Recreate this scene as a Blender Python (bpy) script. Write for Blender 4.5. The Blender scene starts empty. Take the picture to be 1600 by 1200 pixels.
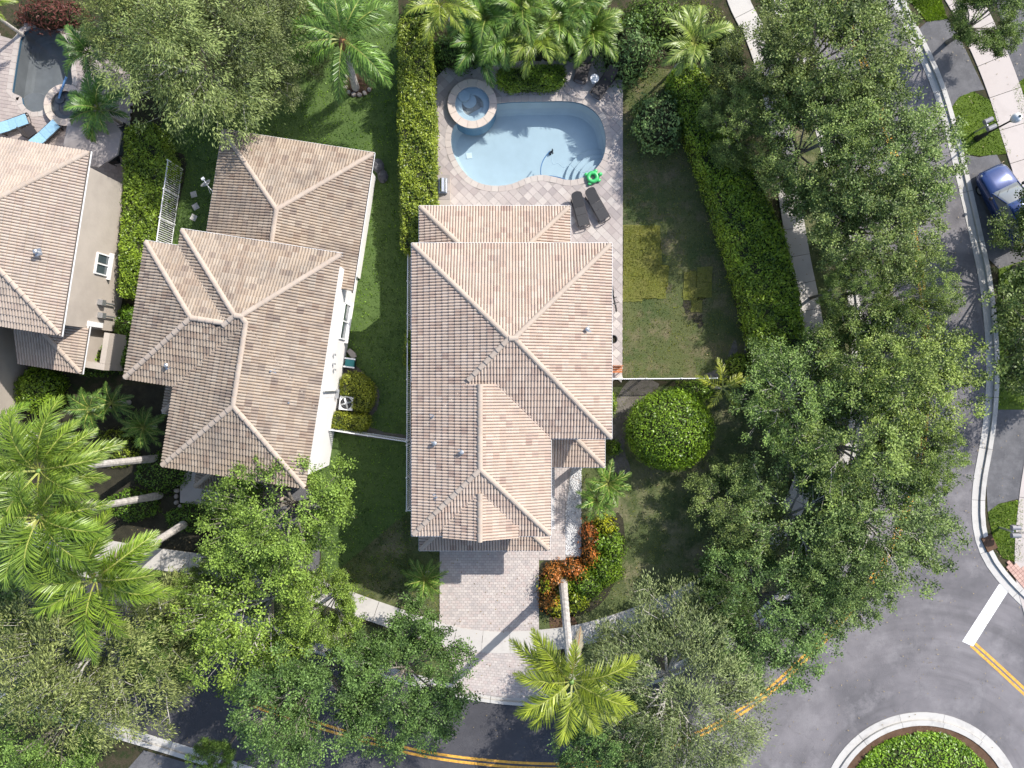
import bpy, math, random
import numpy as np
from mathutils import Vector, Matrix
from mathutils.geometry import tessellate_polygon

R = math.radians
random.seed(7)
rng = np.random.default_rng(7)
scene = bpy.context.scene
COL = scene.collection

# ------------------------------------------------------------------ camera, sky, sun, exposure
CAM_H, FPX = 41.0, 1109.0
cam = bpy.data.objects.new('camera', bpy.data.cameras.new('camera'))
cam.location = (0, 0, CAM_H)
cam.rotation_euler = (0, 0, 0)
cam.data.sensor_width = 36.0
cam.data.lens = 36.0 * FPX / 1600.0
cam.data.clip_start, cam.data.clip_end = 0.5, 800
COL.objects.link(cam)
scene.camera = cam

SUN_EL, SUN_AZ = R(42.5), math.atan2(0.85, 0.68)
world = bpy.data.worlds.new('World')
scene.world = world
world.use_nodes = True
wn = world.node_tree.nodes
sky = wn.new('ShaderNodeTexSky')
sky.sky_type = 'NISHITA'
sky.sun_disc = False
sky.sun_elevation, sky.sun_rotation = SUN_EL, SUN_AZ
sky.air_density, sky.dust_density, sky.ozone_density = 1.0, 1.5, 1.0
world.node_tree.links.new(sky.outputs['Color'], wn['Background'].inputs['Color'])
wn['Background'].inputs['Strength'].default_value = 0.15
sun = bpy.data.objects.new('sun', bpy.data.lights.new('sun', 'SUN'))
sun.data.energy, sun.data.angle, sun.data.color = 3.8, R(0.53), (1.0, 0.95, 0.88)
sd = Vector((0.85, 0.68, 1.0)).normalized()
sun.rotation_euler = (-sd).to_track_quat('-Z', 'Y').to_euler()
sun.location = (30, 24, 60)
COL.objects.link(sun)
vs = scene.view_settings
vs.view_transform, vs.look, vs.exposure, vs.gamma, vs.use_curve_mapping = 'Standard', 'None', 0.85, 1.0, False
scene.cycles.max_bounces = 8
scene.cycles.transparent_max_bounces = 8


# ------------------------------------------------------------------ helpers
def P(px, py, h=0.0):
    """plan survey: a point of the plan read off the photograph, at its own real height"""
    s = (CAM_H - h) / FPX
    return Vector(((px - 800) * s, (600 - py) * s, h))


def P2(px, py, h=0.0):
    v = P(px, py, h)
    return (v.x, v.y)


def node_mat(name):
    m = bpy.data.materials.new(name)
    m.use_nodes = True
    return m, m.node_tree.nodes, m.node_tree.links, m.node_tree.nodes['Principled BSDF']


def mixc(n, l, fac, a, b, blend='MIX'):
    x = n.new('ShaderNodeMix')
    x.data_type, x.blend_type = 'RGBA', blend
    for sock, val in ((x.inputs[0], fac), (x.inputs[6], a), (x.inputs[7], b)):
        if hasattr(val, 'is_linked') or hasattr(val, 'links'):
            l.new(val, sock)
        elif isinstance(val, (int, float)):
            sock.default_value = val
        else:
            sock.default_value = (*val, 1.0)
    return x.outputs[2]


def noise(n, l, co, scale, detail=4, rough=0.6, lo=0.35, hi=0.65):
    t = n.new('ShaderNodeTexNoise')
    t.inputs['Scale'].default_value, t.inputs['Detail'].default_value, t.inputs['Roughness'].default_value = scale, detail, rough
    l.new(co, t.inputs['Vector'])
    r = n.new('ShaderNodeMapRange')
    r.inputs[1].default_value, r.inputs[2].default_value = lo, hi
    l.new(t.outputs[0], r.inputs[0])
    return r.outputs[0]


def geo_pos(n):
    return n.new('ShaderNodeNewGeometry').outputs['Position']


def tint_value(n, l):
    """random value per piece: the tint attribute of a joined mesh plus the object's own random number"""
    a = n.new('ShaderNodeAttribute')
    a.attribute_name = 'tint'
    o = n.new('ShaderNodeObjectInfo')
    s = n.new('ShaderNodeMath')
    s.operation = 'ADD'
    l.new(a.outputs['Fac'], s.inputs[0])
    l.new(o.outputs['Random'], s.inputs[1])
    f = n.new('ShaderNodeMath')
    f.operation = 'FRACT'
    l.new(s.outputs[0], f.inputs[0])
    return f.outputs[0]


def bump(n, l, b, height, strength, dist=0.02):
    u = n.new('ShaderNodeBump')
    u.inputs['Strength'].default_value, u.inputs['Distance'].default_value = strength, dist
    l.new(height, u.inputs['Height'])
    l.new(u.outputs[0], b.inputs['Normal'])


def mat_plain(name, col, rough=0.6, metal=0.0, var=0.12, scale=6.0, spec=0.4, bmp=0.0):
    m, n, l, b = node_mat(name)
    f = noise(n, l, geo_pos(n), scale)
    c2 = tuple(c * (1 - var) for c in col)
    c1 = tuple(min(1, c * (1 + var)) for c in col)
    l.new(mixc(n, l, f, c1, c2), b.inputs['Base Color'])
    b.inputs['Roughness'].default_value, b.inputs['Metallic'].default_value = rough, metal
    b.inputs['Specular IOR Level'].default_value = spec
    if bmp:
        bump(n, l, b, noise(n, l, geo_pos(n), scale * 12), bmp)
    return m


def mat_pieces(name, stops, rough=0.8, dirt=(0.25, 0.22, 0.2), dirt_amt=0.25, dscale=0.8, grain=40.0, gamt=0.12, bmp=0.15, streaks=0.0):
    """tiles and pavers: colour picked per piece from a ramp, grain and broad weathering over it"""
    m, n, l, b = node_mat(name)
    ramp = n.new('ShaderNodeValToRGB')
    e = ramp.color_ramp
    e.interpolation = 'LINEAR'
    while len(e.elements) < len(stops):
        e.elements.new(0.5)
    for i, c in enumerate(stops):
        e.elements[i].position = i / max(1, len(stops) - 1)
        e.elements[i].color = (*c, 1)
    l.new(tint_value(n, l), ramp.inputs[0])
    p = geo_pos(n)
    g = noise(n, l, p, grain, 5, 0.7, 0.3, 0.7)
    c = mixc(n, l, g, ramp.outputs[0], (0, 0, 0))
    n.active = None
    c = mixc(n, l, gamt, ramp.outputs[0], c)
    d = noise(n, l, p, dscale, 6, 0.65, 0.5, 0.75)
    mul = n.new('ShaderNodeMath')
    mul.operation = 'MULTIPLY'
    mul.inputs[1].default_value = dirt_amt
    l.new(d, mul.inputs[0])
    c = mixc(n, l, mul.outputs[0], c, dirt)
    if streaks:
        v = n.new('ShaderNodeMath')
        v.operation = 'MULTIPLY'
        v.inputs[1].default_value = streaks
        l.new(noise(n, l, p, 2.6, 8, 0.75, 0.52, 0.72), v.inputs[0])
        c = mixc(n, l, v.outputs[0], c, (0.13, 0.115, 0.10))
    l.new(c, b.inputs['Base Color'])
    b.inputs['Roughness'].default_value = rough
    b.inputs['Specular IOR Level'].default_value = 0.25
    if bmp:
        bump(n, l, b, g, bmp, 0.01)
    return m


def mat_ground(name, a, b_, c_, s1=0.5, s2=3.0, s3=25.0, t1=(0.4, 0.6), t2=(0.45, 0.62), fine=0.5):
    m, n, l, b = node_mat(name)
    p = geo_pos(n)
    c = mixc(n, l, noise(n, l, p, s1, 5, 0.65, *t1), a, b_)
    c = mixc(n, l, noise(n, l, p, s2, 6, 0.7, *t2), c, c_)
    k = noise(n, l, p, s3, 4, 0.75, 0.3, 0.7)
    c2 = mixc(n, l, 1.0, c, (fine, fine, fine), 'MULTIPLY')
    c = mixc(n, l, k, c, c2)
    l.new(c, b.inputs['Base Color'])
    b.inputs['Roughness'].default_value = 0.95
    b.inputs['Specular IOR Level'].default_value = 0.15
    bump(n, l, b, k, 0.5, 0.03)
    return m


def add_cracks(m, scale=0.22, width=0.006, col=(0.05, 0.048, 0.05), amt=0.7):
    n, l = m.node_tree.nodes, m.node_tree.links
    b = n['Principled BSDF']
    src = b.inputs['Base Color'].links[0].from_socket
    v = n.new('ShaderNodeTexVoronoi')
    v.feature = 'DISTANCE_TO_EDGE'
    v.inputs['Scale'].default_value = scale
    p = geo_pos(n)
    w = n.new('ShaderNodeTexNoise')
    w.inputs['Scale'].default_value, w.inputs['Detail'].default_value = 0.9, 6
    l.new(p, w.inputs['Vector'])
    a = n.new('ShaderNodeVectorMath')
    a.operation = 'MULTIPLY_ADD'
    a.inputs[1].default_value = (2.2, 2.2, 0)
    l.new(w.outputs['Color'], a.inputs[0])
    l.new(p, a.inputs[2])
    l.new(a.outputs[0], v.inputs['Vector'])
    r = n.new('ShaderNodeMapRange')
    r.inputs[1].default_value, r.inputs[2].default_value, r.inputs[3].default_value, r.inputs[4].default_value = 0.0, width, amt, 0.0
    l.new(v.outputs['Distance'], r.inputs[0])
    l.new(mixc(n, l, r.outputs[0], src, col), b.inputs['Base Color'])


def add_tracks(m, cx, cy, amt=0.4):
    """tyre marks: dark streaks that follow the circle drivers take round the island"""
    n, l = m.node_tree.nodes, m.node_tree.links
    b = n['Principled BSDF']
    src = b.inputs['Base Color'].links[0].from_socket
    d = n.new('ShaderNodeVectorMath')
    d.operation = 'SUBTRACT'
    d.inputs[1].default_value = (cx, cy, 0)
    l.new(geo_pos(n), d.inputs[0])
    ln = n.new('ShaderNodeVectorMath')
    ln.operation = 'LENGTH'
    l.new(d.outputs[0], ln.inputs[0])
    sp = n.new('ShaderNodeSeparateXYZ')
    l.new(d.outputs[0], sp.inputs[0])
    at = n.new('ShaderNodeMath')
    at.operation = 'ARCTAN2'
    l.new(sp.outputs[1], at.inputs[0])
    l.new(sp.outputs[0], at.inputs[1])
    cb = n.new('ShaderNodeCombineXYZ')
    l.new(ln.outputs['Value'], cb.inputs[0])
    l.new(at.outputs[0], cb.inputs[1])
    k = n.new('ShaderNodeMath')
    k.operation = 'MULTIPLY'
    k.inputs[1].default_value = amt
    l.new(noise(n, l, cb.outputs[0], 1.1, 5, 0.6, 0.50, 0.68), k.inputs[0])
    l.new(mixc(n, l, k.outputs[0], src, (0.085, 0.082, 0.085)), b.inputs['Base Color'])


def add_wear(m, col, amt=0.6, scale=9.0):
    n, l = m.node_tree.nodes, m.node_tree.links
    b = n['Principled BSDF']
    src = b.inputs['Base Color'].links[0].from_socket
    k = n.new('ShaderNodeMath')
    k.operation = 'MULTIPLY'
    k.inputs[1].default_value = amt
    l.new(noise(n, l, geo_pos(n), scale, 7, 0.75, 0.54, 0.66), k.inputs[0])
    l.new(mixc(n, l, k.outputs[0], src, col), b.inputs['Base Color'])


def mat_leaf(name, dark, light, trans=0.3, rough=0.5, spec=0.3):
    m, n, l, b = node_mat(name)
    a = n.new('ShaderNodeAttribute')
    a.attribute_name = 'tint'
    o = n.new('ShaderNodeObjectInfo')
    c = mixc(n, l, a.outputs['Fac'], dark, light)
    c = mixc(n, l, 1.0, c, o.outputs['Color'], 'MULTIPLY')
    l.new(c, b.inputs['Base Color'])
    b.inputs['Roughness'].default_value = rough
    b.inputs['Specular IOR Level'].default_value = spec
    t = n.new('ShaderNodeBsdfTranslucent')
    l.new(mixc(n, l, 1.0, c, (1.1, 1.15, 0.6), 'MULTIPLY'), t.inputs['Color'])
    mx = n.new('ShaderNodeMixShader')
    mx.inputs[0].default_value = trans
    l.new(b.outputs[0], mx.inputs[1])
    l.new(t.outputs[0], mx.inputs[2])
    l.new(mx.outputs[0], n['Material Output'].inputs['Surface'])
    return m


def mat_water(name, tint, rough=0.03, wave=0.03):
    m, n, l, b = node_mat(name)
    n.remove(b)
    tr = n.new('ShaderNodeBsdfTransparent')
    tr.inputs[0].default_value = (*tint, 1)
    gl = n.new('ShaderNodeBsdfGlossy')
    gl.inputs['Roughness'].default_value = rough
    fr = n.new('ShaderNodeFresnel')
    fr.inputs[0].default_value = 1.33
    bu = n.new('ShaderNodeBump')
    bu.inputs['Strength'].default_value, bu.inputs['Distance'].default_value = wave, 0.05
    l.new(noise(n, l, geo_pos(n), 3.0, 3), bu.inputs['Height'])
    l.new(bu.outputs[0], gl.inputs['Normal'])
    mx = n.new('ShaderNodeMixShader')
    l.new(fr.outputs[0], mx.inputs[0])
    l.new(tr.outputs[0], mx.inputs[1])
    l.new(gl.outputs[0], mx.inputs[2])
    l.new(mx.outputs[0], n['Material Output'].inputs['Surface'])
    return m


def tag(o, label=None, cat=None, group=None, kind=None):
    for k, v in (('label', label), ('category', cat), ('group', group), ('kind', kind)):
        if v:
            o[k] = v
    return o


def thing(name, label, cat, loc=(0, 0, 0), rotz=0.0, group=None):
    o = bpy.data.objects.new(name, None)
    o.empty_display_size = 0.2
    o.location = loc
    o.rotation_euler = (0, 0, rotz)
    COL.objects.link(o)
    return tag(o, label, cat, group)


def link(name, mesh, parent=None, mat4=None):
    o = bpy.data.objects.new(name, mesh)
    COL.objects.link(o)
    if parent is not None:
        o.parent = parent
    if mat4 is not None:
        o.matrix_local = mat4
    return o


def copy_tree(o, parent=None):
    c = o.copy()
    COL.objects.link(c)
    c.parent = parent
    for ch in list(o.children):
        copy_tree(ch, c)
    return c


class MB:
    """collects polygons, then makes ONE mesh"""

    def __init__(s):
        s.v, s.f, s.m, s.t = [], [], [], []

    def poly(s, pts, mi=0, t=0.0):
        b = len(s.v)
        s.v.extend([tuple(p) for p in pts])
        s.f.append(tuple(range(b, b + len(pts))))
        s.m.append(mi)
        s.t.append(t)

    def mesh_part(s, vs_, fs, mi=0, t=0.0):
        b = len(s.v)
        s.v.extend([tuple(p) for p in vs_])
        for f in fs:
            s.f.append(tuple(i + b for i in f))
            s.m.append(mi)
            s.t.append(t)

    def box(s, c, d, rz=0.0, mi=0, t=0.0, taper=1.0, rx=0.0):
        hx, hy, hz = d[0] / 2, d[1] / 2, d[2] / 2
        M = Matrix.Translation(c) @ Matrix.Rotation(rz, 4, 'Z') @ Matrix.Rotation(rx, 4, 'X')
        vs_ = []
        for z, k in ((-hz, 1), (hz, taper)):
            for x, y in ((-hx, -hy), (hx, -hy), (hx, hy), (-hx, hy)):
                vs_.append(M @ Vector((x * k, y * k, z)))
        s.mesh_part(vs_, [(3, 2, 1, 0), (4, 5, 6, 7), (0, 1, 5, 4), (1, 2, 6, 5), (2, 3, 7, 6), (3, 0, 4, 7)], mi, t)

    def prism(s, poly, z0, z1, mi=0, t=0.0, bottom=True):
        n_ = len(poly)
        area = sum(poly[i][0] * poly[(i + 1) % n_][1] - poly[(i + 1) % n_][0] * poly[i][1] for i in range(n_))
        if area < 0:
            poly = poly[::-1]
        vs_ = [(p[0], p[1], z0) for p in poly] + [(p[0], p[1], z1) for p in poly]
        tris = tessellate_polygon([[Vector((p[0], p[1], 0)) for p in poly]]) if n_ > 4 else None
        if tris:
            top = []
            for a, b, c in tris:
                va, vb, vc = poly[a], poly[b], poly[c]
                if (vb[0] - va[0]) * (vc[1] - va[1]) - (vb[1] - va[1]) * (vc[0] - va[0]) < 0:
                    b, c = c, b
                top.append((a + n_, b + n_, c + n_))
        else:
            top = [tuple(range(n_, 2 * n_))]
        fs = top + [(i, (i + 1) % n_, (i + 1) % n_ + n_, i + n_) for i in range(n_)]
        if bottom:
            fs += [tuple(i - n_ for i in f[::-1]) for f in top]
        s.mesh_part(vs_, fs, mi, t)

    def tube(s, pts, rad, k=6, mi=0, t=0.0, cap=True):
        pts = [Vector(p) for p in pts]
        if not hasattr(rad, '__len__'):
            rad = [rad] * len(pts)
        rings = []
        for i, p in enumerate(pts):
            d = (pts[min(i + 1, len(pts) - 1)] - pts[max(i - 1, 0)])
            if d.length < 1e-6:
                d = Vector((0, 0, 1))
            d.normalize()
            a = d.cross(Vector((0, 0, 1)) if abs(d.z) < 0.95 else Vector((1, 0, 0))).normalized()
            b = d.cross(a)
            rings.append([p + (a * math.cos(2 * math.pi * j / k) + b * math.sin(2 * math.pi * j / k)) * rad[i] for j in range(k)])
        vs_ = [v for r_ in rings for v in r_]
        fs = []
        for i in range(len(pts) - 1):
            for j in range(k):
                q = (j + 1) % k
                fs.append((i * k + j, i * k + q, (i + 1) * k + q, (i + 1) * k + j))
        if cap:
            fs.append(tuple(range(k))[::-1])
            fs.append(tuple((len(pts) - 1) * k + j for j in range(k)))
        s.mesh_part(vs_, fs, mi, t)

    def lathe(s, prof, c=(0, 0, 0), k=16, mi=0, t=0.0, sx=1.0, sy=1.0, cap=True):
        vs_, fs = [], []
        for r_, z in prof:
            for j in range(k):
                a = 2 * math.pi * j / k
                vs_.append((c[0] + r_ * sx * math.cos(a), c[1] + r_ * sy * math.sin(a), c[2] + z))
        for i in range(len(prof) - 1):
            for j in range(k):
                q = (j + 1) % k
                fs.append((i * k + j, i * k + q, (i + 1) * k + q, (i + 1) * k + j))
        if cap and prof[-1][0] > 1e-4:
            fs.append(tuple((len(prof) - 1) * k + j for j in range(k)))
        s.mesh_part(vs_, fs, mi, t)

    def sphere(s, c, r_, k=10, sx=1, sy=1, sz=1, mi=0, t=0.0):
        prof = [(max(1e-5, math.sin(math.pi * i / 6)), -math.cos(math.pi * i / 6)) for i in range(7)]
        vs_, fs = [], []
        for a, z in prof:
            for j in range(k):
                w = 2 * math.pi * j / k
                vs_.append((c[0] + r_ * sx * a * math.cos(w), c[1] + r_ * sy * a * math.sin(w), c[2] + r_ * sz * z))
        for i in range(6):
            for j in range(k):
                q = (j + 1) % k
                fs.append((i * k + j, i * k + q, (i + 1) * k + q, (i + 1) * k + j))
        s.mesh_part(vs_, fs, mi, t)

    def mesh(s, name, mats, smooth=False):
        me = bpy.data.meshes.new(name)
        me.from_pydata(s.v, [], s.f)
        for m in (mats if isinstance(mats, (list, tuple)) else [mats]):
            me.materials.append(m)
        me.polygons.foreach_set('material_index', s.m)
        at = me.attributes.new('tint', 'FLOAT', 'FACE')
        at.data.foreach_set('value', s.t)
        if smooth:
            me.polygons.foreach_set('use_smooth', [True] * len(s.f))
        me.update()
        return me

    def build(s, name, mats, parent=None, smooth=False, world=False):
        o = link(name, s.mesh(name, mats, smooth), parent)
        if world and parent is not None:
            off = Vector((0, 0, 0))
            q = parent
            while q is not None:
                off += q.location
                q = q.parent
            o.location = -off
        return o


def quads_mesh(name, V, T, mat, mi=None):
    """V (n,4,3) quads, T (n) tint per quad"""
    V = np.asarray(V, dtype=np.float32)
    nq = len(V)
    me = bpy.data.meshes.new(name)
    me.vertices.add(nq * 4)
    me.vertices.foreach_set('co', V.reshape(-1))
    me.loops.add(nq * 4)
    me.loops.foreach_set('vertex_index', np.arange(nq * 4, dtype=np.int32))
    me.polygons.add(nq)
    me.polygons.foreach_set('loop_start', np.arange(0, nq * 4, 4, dtype=np.int32))
    for m in (mat if isinstance(mat, (list, tuple)) else [mat]):
        me.materials.append(m)
    if mi is not None:
        me.polygons.foreach_set('material_index', np.asarray(mi, dtype=np.int32))
    at = me.attributes.new('tint', 'FLOAT', 'FACE')
    at.data.foreach_set('value', np.asarray(T, dtype=np.float32))
    me.update(calc_edges=True)
    me.validate()
    return me


def unit(a):
    return a / np.maximum(1e-9, np.linalg.norm(a, axis=-1, keepdims=True))


def leaf_quads(c, axis, nrm, L, W):
    """rhombic leaves at c along axis, facing nrm"""
    axis = unit(axis)
    s = unit(np.cross(axis, nrm))
    L = np.asarray(L).reshape(-1, 1)
    W = np.asarray(W).reshape(-1, 1)
    return np.stack([c - axis * L * .5, c + s * W * .5 - axis * L * .05, c + axis * L * .5, c - s * W * .5 - axis * L * .05], axis=1)


def smooth_path(pts, n=6, closed=False):
    pts = [Vector((p[0], p[1], p[2] if len(p) > 2 else 0)) for p in pts]
    out = []
    N = len(pts)
    for i in range(N if closed else N - 1):
        p0 = pts[(i - 1) % N] if closed or i > 0 else pts[0]
        p1, p2 = pts[i], pts[(i + 1) % N]
        p3 = pts[(i + 2) % N] if closed or i + 2 < N else pts[-1]
        for j in range(n):
            t = j / n
            out.append(0.5 * ((2 * p1) + (p2 - p0) * t + (2 * p0 - 5 * p1 + 4 * p2 - p3) * t * t + (3 * p1 - p0 - 3 * p2 + p3) * t ** 3))
    if not closed:
        out.append(pts[-1])
    return out


def resample(path, step):
    out, acc = [path[0].copy()], 0.0
    for a, b in zip(path[:-1], path[1:]):
        d = (b - a).length
        pos = 0.0
        while acc + d - pos >= step:
            pos += step - acc
            acc = 0.0
            out.append(a.lerp(b, pos / d))
        acc += d - pos
    return out


def normals2(path):
    out = []
    for i in range(len(path)):
        d = path[min(i + 1, len(path) - 1)] - path[max(i - 1, 0)]
        d = Vector((d.x, d.y, 0)).normalized()
        out.append(Vector((-d.y, d.x, 0)))
    return out


def sheet(name, outer, z, mat, holes=(), label=None, cat=None, kind='structure', parent=None):
    loops = [[Vector((p[0], p[1], 0)) for p in outer]] + [[Vector((p[0], p[1], 0)) for p in h] for h in holes]
    flat = [p for lp in loops for p in lp]
    tris = tessellate_polygon(loops)
    fs = []
    for a, b, c in tris:
        A, B, C_ = flat[a], flat[b], flat[c]
        fs.append((a, b, c) if (B.x - A.x) * (C_.y - A.y) - (B.y - A.y) * (C_.x - A.x) > 0 else (a, c, b))
    m = MB()
    m.mesh_part([(p.x, p.y, z) for p in flat], fs)
    o = m.build(name, mat, parent)
    if parent is None:
        tag(o, label, cat, None, kind)
    return o


def px_poly(pts, n=5, h=0.0, closed=True):
    return [(p.x, p.y) for p in smooth_path([P(a, b, h) for a, b in pts], n, closed)]


def px_straight(pts, h=0.0):
    return [P2(a, b, h) for a, b in pts]


def inside(x, y, poly):
    c = False
    n_ = len(poly)
    j = n_ - 1
    for i in range(n_):
        xi, yi = poly[i][0], poly[i][1]
        xj, yj = poly[j][0], poly[j][1]
        if (yi > y) != (yj > y) and x < (xj - xi) * (y - yi) / (yj - yi) + xi:
            c = not c
        j = i
    return c


def inside_np(X, Y, poly):
    c = np.zeros(len(X), bool)
    j = len(poly) - 1
    for i in range(len(poly)):
        xi, yi = poly[i][0], poly[i][1]
        xj, yj = poly[j][0], poly[j][1]
        if yi != yj:
            hit = ((yi > Y) != (yj > Y)) & (X < (xj - xi) * (Y - yi) / (yj - yi) + xi)
            c ^= hit
        j = i
    return c


# ------------------------------------------------------------------ materials
M = {}
M['tile_cream'] = mat_pieces('cream pink roof tile', [(0.475, 0.377, 0.305), (0.44, 0.342, 0.272), (0.485, 0.395, 0.32), (0.40, 0.30, 0.24), (0.475, 0.385, 0.315), (0.455, 0.355, 0.285), (0.495, 0.405, 0.335), (0.34, 0.25, 0.205)], 0.8, (0.28, 0.235, 0.20), 0.4, 0.7, streaks=.28)
M['tile_tan'] = mat_pieces('weathered tan roof tile', [(0.36, 0.288, 0.22), (0.31, 0.243, 0.185), (0.38, 0.31, 0.24), (0.26, 0.195, 0.15), (0.36, 0.30, 0.238), (0.32, 0.255, 0.20), (0.39, 0.325, 0.258), (0.22, 0.17, 0.138)], 0.85, (0.15, 0.135, 0.12), 0.65, 0.5, streaks=.45)
M['tile_sand'] = mat_pieces('sand coloured roof tile', [(0.43, 0.36, 0.295), (0.40, 0.325, 0.265), (0.44, 0.365, 0.30), (0.37, 0.295, 0.245), (0.44, 0.37, 0.31)], 0.85, (0.22, 0.20, 0.18), 0.5, 0.7, streaks=.4)
M['ridge_tile'] = mat_pieces('ridge cap tile', [(0.42, 0.345, 0.28), (0.39, 0.32, 0.26), (0.43, 0.36, 0.295)], 0.85, (0.25, 0.215, 0.185), 0.4, 1.2)
M['underlay_trough_shade'] = mat_plain('dark roof underlay', (0.10, 0.085, 0.075), 0.9)
M['white_wall'] = mat_plain('white stucco', (0.74, 0.72, 0.70), 0.85, 0, 0.04, 0.8, 0.2, 0.15)
M['beige_wall'] = mat_plain('beige stucco', (0.42, 0.37, 0.32), 0.85, 0, 0.09, 0.6, 0.2, 0.15)
M['white_metal'] = mat_plain('white painted aluminium', (0.78, 0.78, 0.78), 0.4, 0, 0.05)
M['grey_metal'] = mat_plain('grey metal', (0.42, 0.43, 0.44), 0.35, 0.7, 0.08)
M['steel'] = mat_plain('stainless steel', (0.62, 0.63, 0.64), 0.25, 0.9, 0.05)
M['black'] = mat_plain('black', (0.016, 0.016, 0.018), 0.5)
M['black_wicker'] = mat_plain('dark woven resin', (0.035, 0.03, 0.03), 0.6, 0, 0.3, 60)
M['grey_sling'] = mat_plain('charcoal sling cloth', (0.032, 0.032, 0.035), 0.7, 0, 0.2, 25)
M['glass'] = mat_plain('window glass', (0.06, 0.08, 0.09), 0.06, 0, 0.1, 2, 0.6)
M['blue_cushion'] = mat_plain('light blue cushion', (0.22, 0.38, 0.50), 0.85, 0, 0.08, 9)
M['grey_canvas'] = mat_plain('grey canvas', (0.27, 0.245, 0.235), 0.85, 0, 0.05, 3)
M['concrete'] = mat_pieces('pale concrete', [(0.45, 0.43, 0.40), (0.50, 0.475, 0.44), (0.47, 0.445, 0.42)], 0.9, (0.27, 0.25, 0.24), 0.4, 1.1, 60, 0.12, 0.2)
M['concrete_pink'] = mat_pieces('pinkish concrete', [(0.43, 0.385, 0.36), (0.46, 0.415, 0.39), (0.42, 0.38, 0.355)], 0.9, (0.31, 0.275, 0.255), 0.45, 0.9, 60, 0.1, 0.2)
M['kerb'] = mat_pieces('kerb concrete', [(0.46, 0.445, 0.42), (0.50, 0.485, 0.455)], 0.9, (0.20, 0.19, 0.185), 0.55, 1.6, 50, 0.15, 0.2)
M['deck_paver'] = mat_pieces('pool deck paver', [(0.43, 0.385, 0.36), (0.30, 0.265, 0.255), (0.47, 0.43, 0.395), (0.33, 0.285, 0.27), (0.45, 0.405, 0.375), (0.36, 0.315, 0.30)], 0.85, (0.24, 0.22, 0.21), 0.35, 0.9, 40, 0.15, 0.2)
M['coping'] = mat_pieces('pale coping stone', [(0.52, 0.46, 0.38), (0.56, 0.47, 0.41), (0.48, 0.43, 0.36)], 0.85, (0.36, 0.3, 0.26), 0.4, 1.3, 40, 0.15, 0.2)
M['coping_deck'] = mat_pieces('deck coloured coping', [(0.44, 0.39, 0.35), (0.40, 0.35, 0.32), (0.46, 0.42, 0.38)], 0.85, (0.28, 0.25, 0.23), 0.4, 1.3, 40, 0.15, 0.2)
M['drive_paver'] = mat_pieces('driveway paver', [(0.48, 0.43, 0.40), (0.41, 0.37, 0.355), (0.53, 0.48, 0.445), (0.46, 0.39, 0.365), (0.51, 0.46, 0.43)], 0.85, (0.25, 0.23, 0.22), 0.4, 0.8, 40, 0.2, 0.2)
M['far_paver'] = mat_pieces('brown brick paver', [(0.38, 0.325, 0.295), (0.33, 0.28, 0.26), (0.42, 0.365, 0.33)], 0.85, (0.25, 0.22, 0.2), 0.35, 0.9)
M['mortar'] = mat_plain('sand joint', (0.29, 0.26, 0.24), 0.95, 0, 0.15, 15)
M['asphalt'] = mat_ground('worn asphalt', (0.225, 0.212, 0.220), (0.135, 0.13, 0.137), (0.275, 0.262, 0.268), 0.16, 0.55, 60.0, (0.38, 0.62), (0.5, 0.75), 0.82)
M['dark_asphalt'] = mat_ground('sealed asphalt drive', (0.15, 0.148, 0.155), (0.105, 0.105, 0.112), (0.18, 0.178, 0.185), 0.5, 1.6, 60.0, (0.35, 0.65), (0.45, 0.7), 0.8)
M['yellow_paint'] = mat_plain('yellow road paint', (0.62, 0.32, 0.045), 0.8, 0, 0.22, 7)
M['white_paint'] = mat_plain('white road paint', (0.74, 0.74, 0.72), 0.75, 0, 0.06, 7)
M['lush'] = mat_ground('lush lawn', (0.09, 0.15, 0.042), (0.125, 0.19, 0.056), (0.06, 0.10, 0.03), 0.4, 2.2, 22, (0.35, 0.65), (0.5, 0.7), 0.45)
M['patchy'] = mat_ground('thin lawn', (0.125, 0.155, 0.06), (0.24, 0.215, 0.13), (0.08, 0.105, 0.04), 0.35, 1.1, 18, (0.46, 0.66), (0.44, 0.60), 0.5)
M['yard'] = mat_ground('sparse yard lawn', (0.08, 0.11, 0.04), (0.125, 0.14, 0.055), (0.20, 0.17, 0.10), 0.35, 0.8, 18, (0.4, 0.6), (0.48, 0.68), 0.45)
M['sod'] = mat_ground('new sod', (0.15, 0.165, 0.035), (0.19, 0.185, 0.055), (0.095, 0.115, 0.028), 0.9, 3, 24, (0.35, 0.65), (0.5, 0.75), 0.6)
M['verge'] = mat_ground('verge grass', (0.10, 0.16, 0.025), (0.13, 0.19, 0.03), (0.07, 0.11, 0.02), 1.0, 4, 30, (0.35, 0.65), (0.5, 0.7), 0.5)
M['soil'] = mat_ground('soil and litter', (0.055, 0.05, 0.028), (0.085, 0.07, 0.045), (0.035, 0.05, 0.018), 0.5, 2.5, 20, (0.4, 0.6), (0.45, 0.62), 0.5)
M['sand_soil'] = mat_ground('bare grey soil', (0.20, 0.18, 0.16), (0.14, 0.125, 0.105), (0.10, 0.10, 0.07), 1.2, 4, 25, (0.4, 0.6), (0.5, 0.7), 0.6)
M['mulch'] = mat_ground('brown mulch', (0.16, 0.095, 0.06), (0.11, 0.065, 0.042), (0.2, 0.13, 0.09), 2, 8, 40, (0.4, 0.6), (0.5, 0.7), 0.5)
M['dark_soil'] = mat_ground('dark turned soil', (0.045, 0.042, 0.03), (0.065, 0.06, 0.04), (0.028, 0.03, 0.02), 2, 8, 40, (0.4, 0.6), (0.5, 0.7), 0.5)
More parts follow.
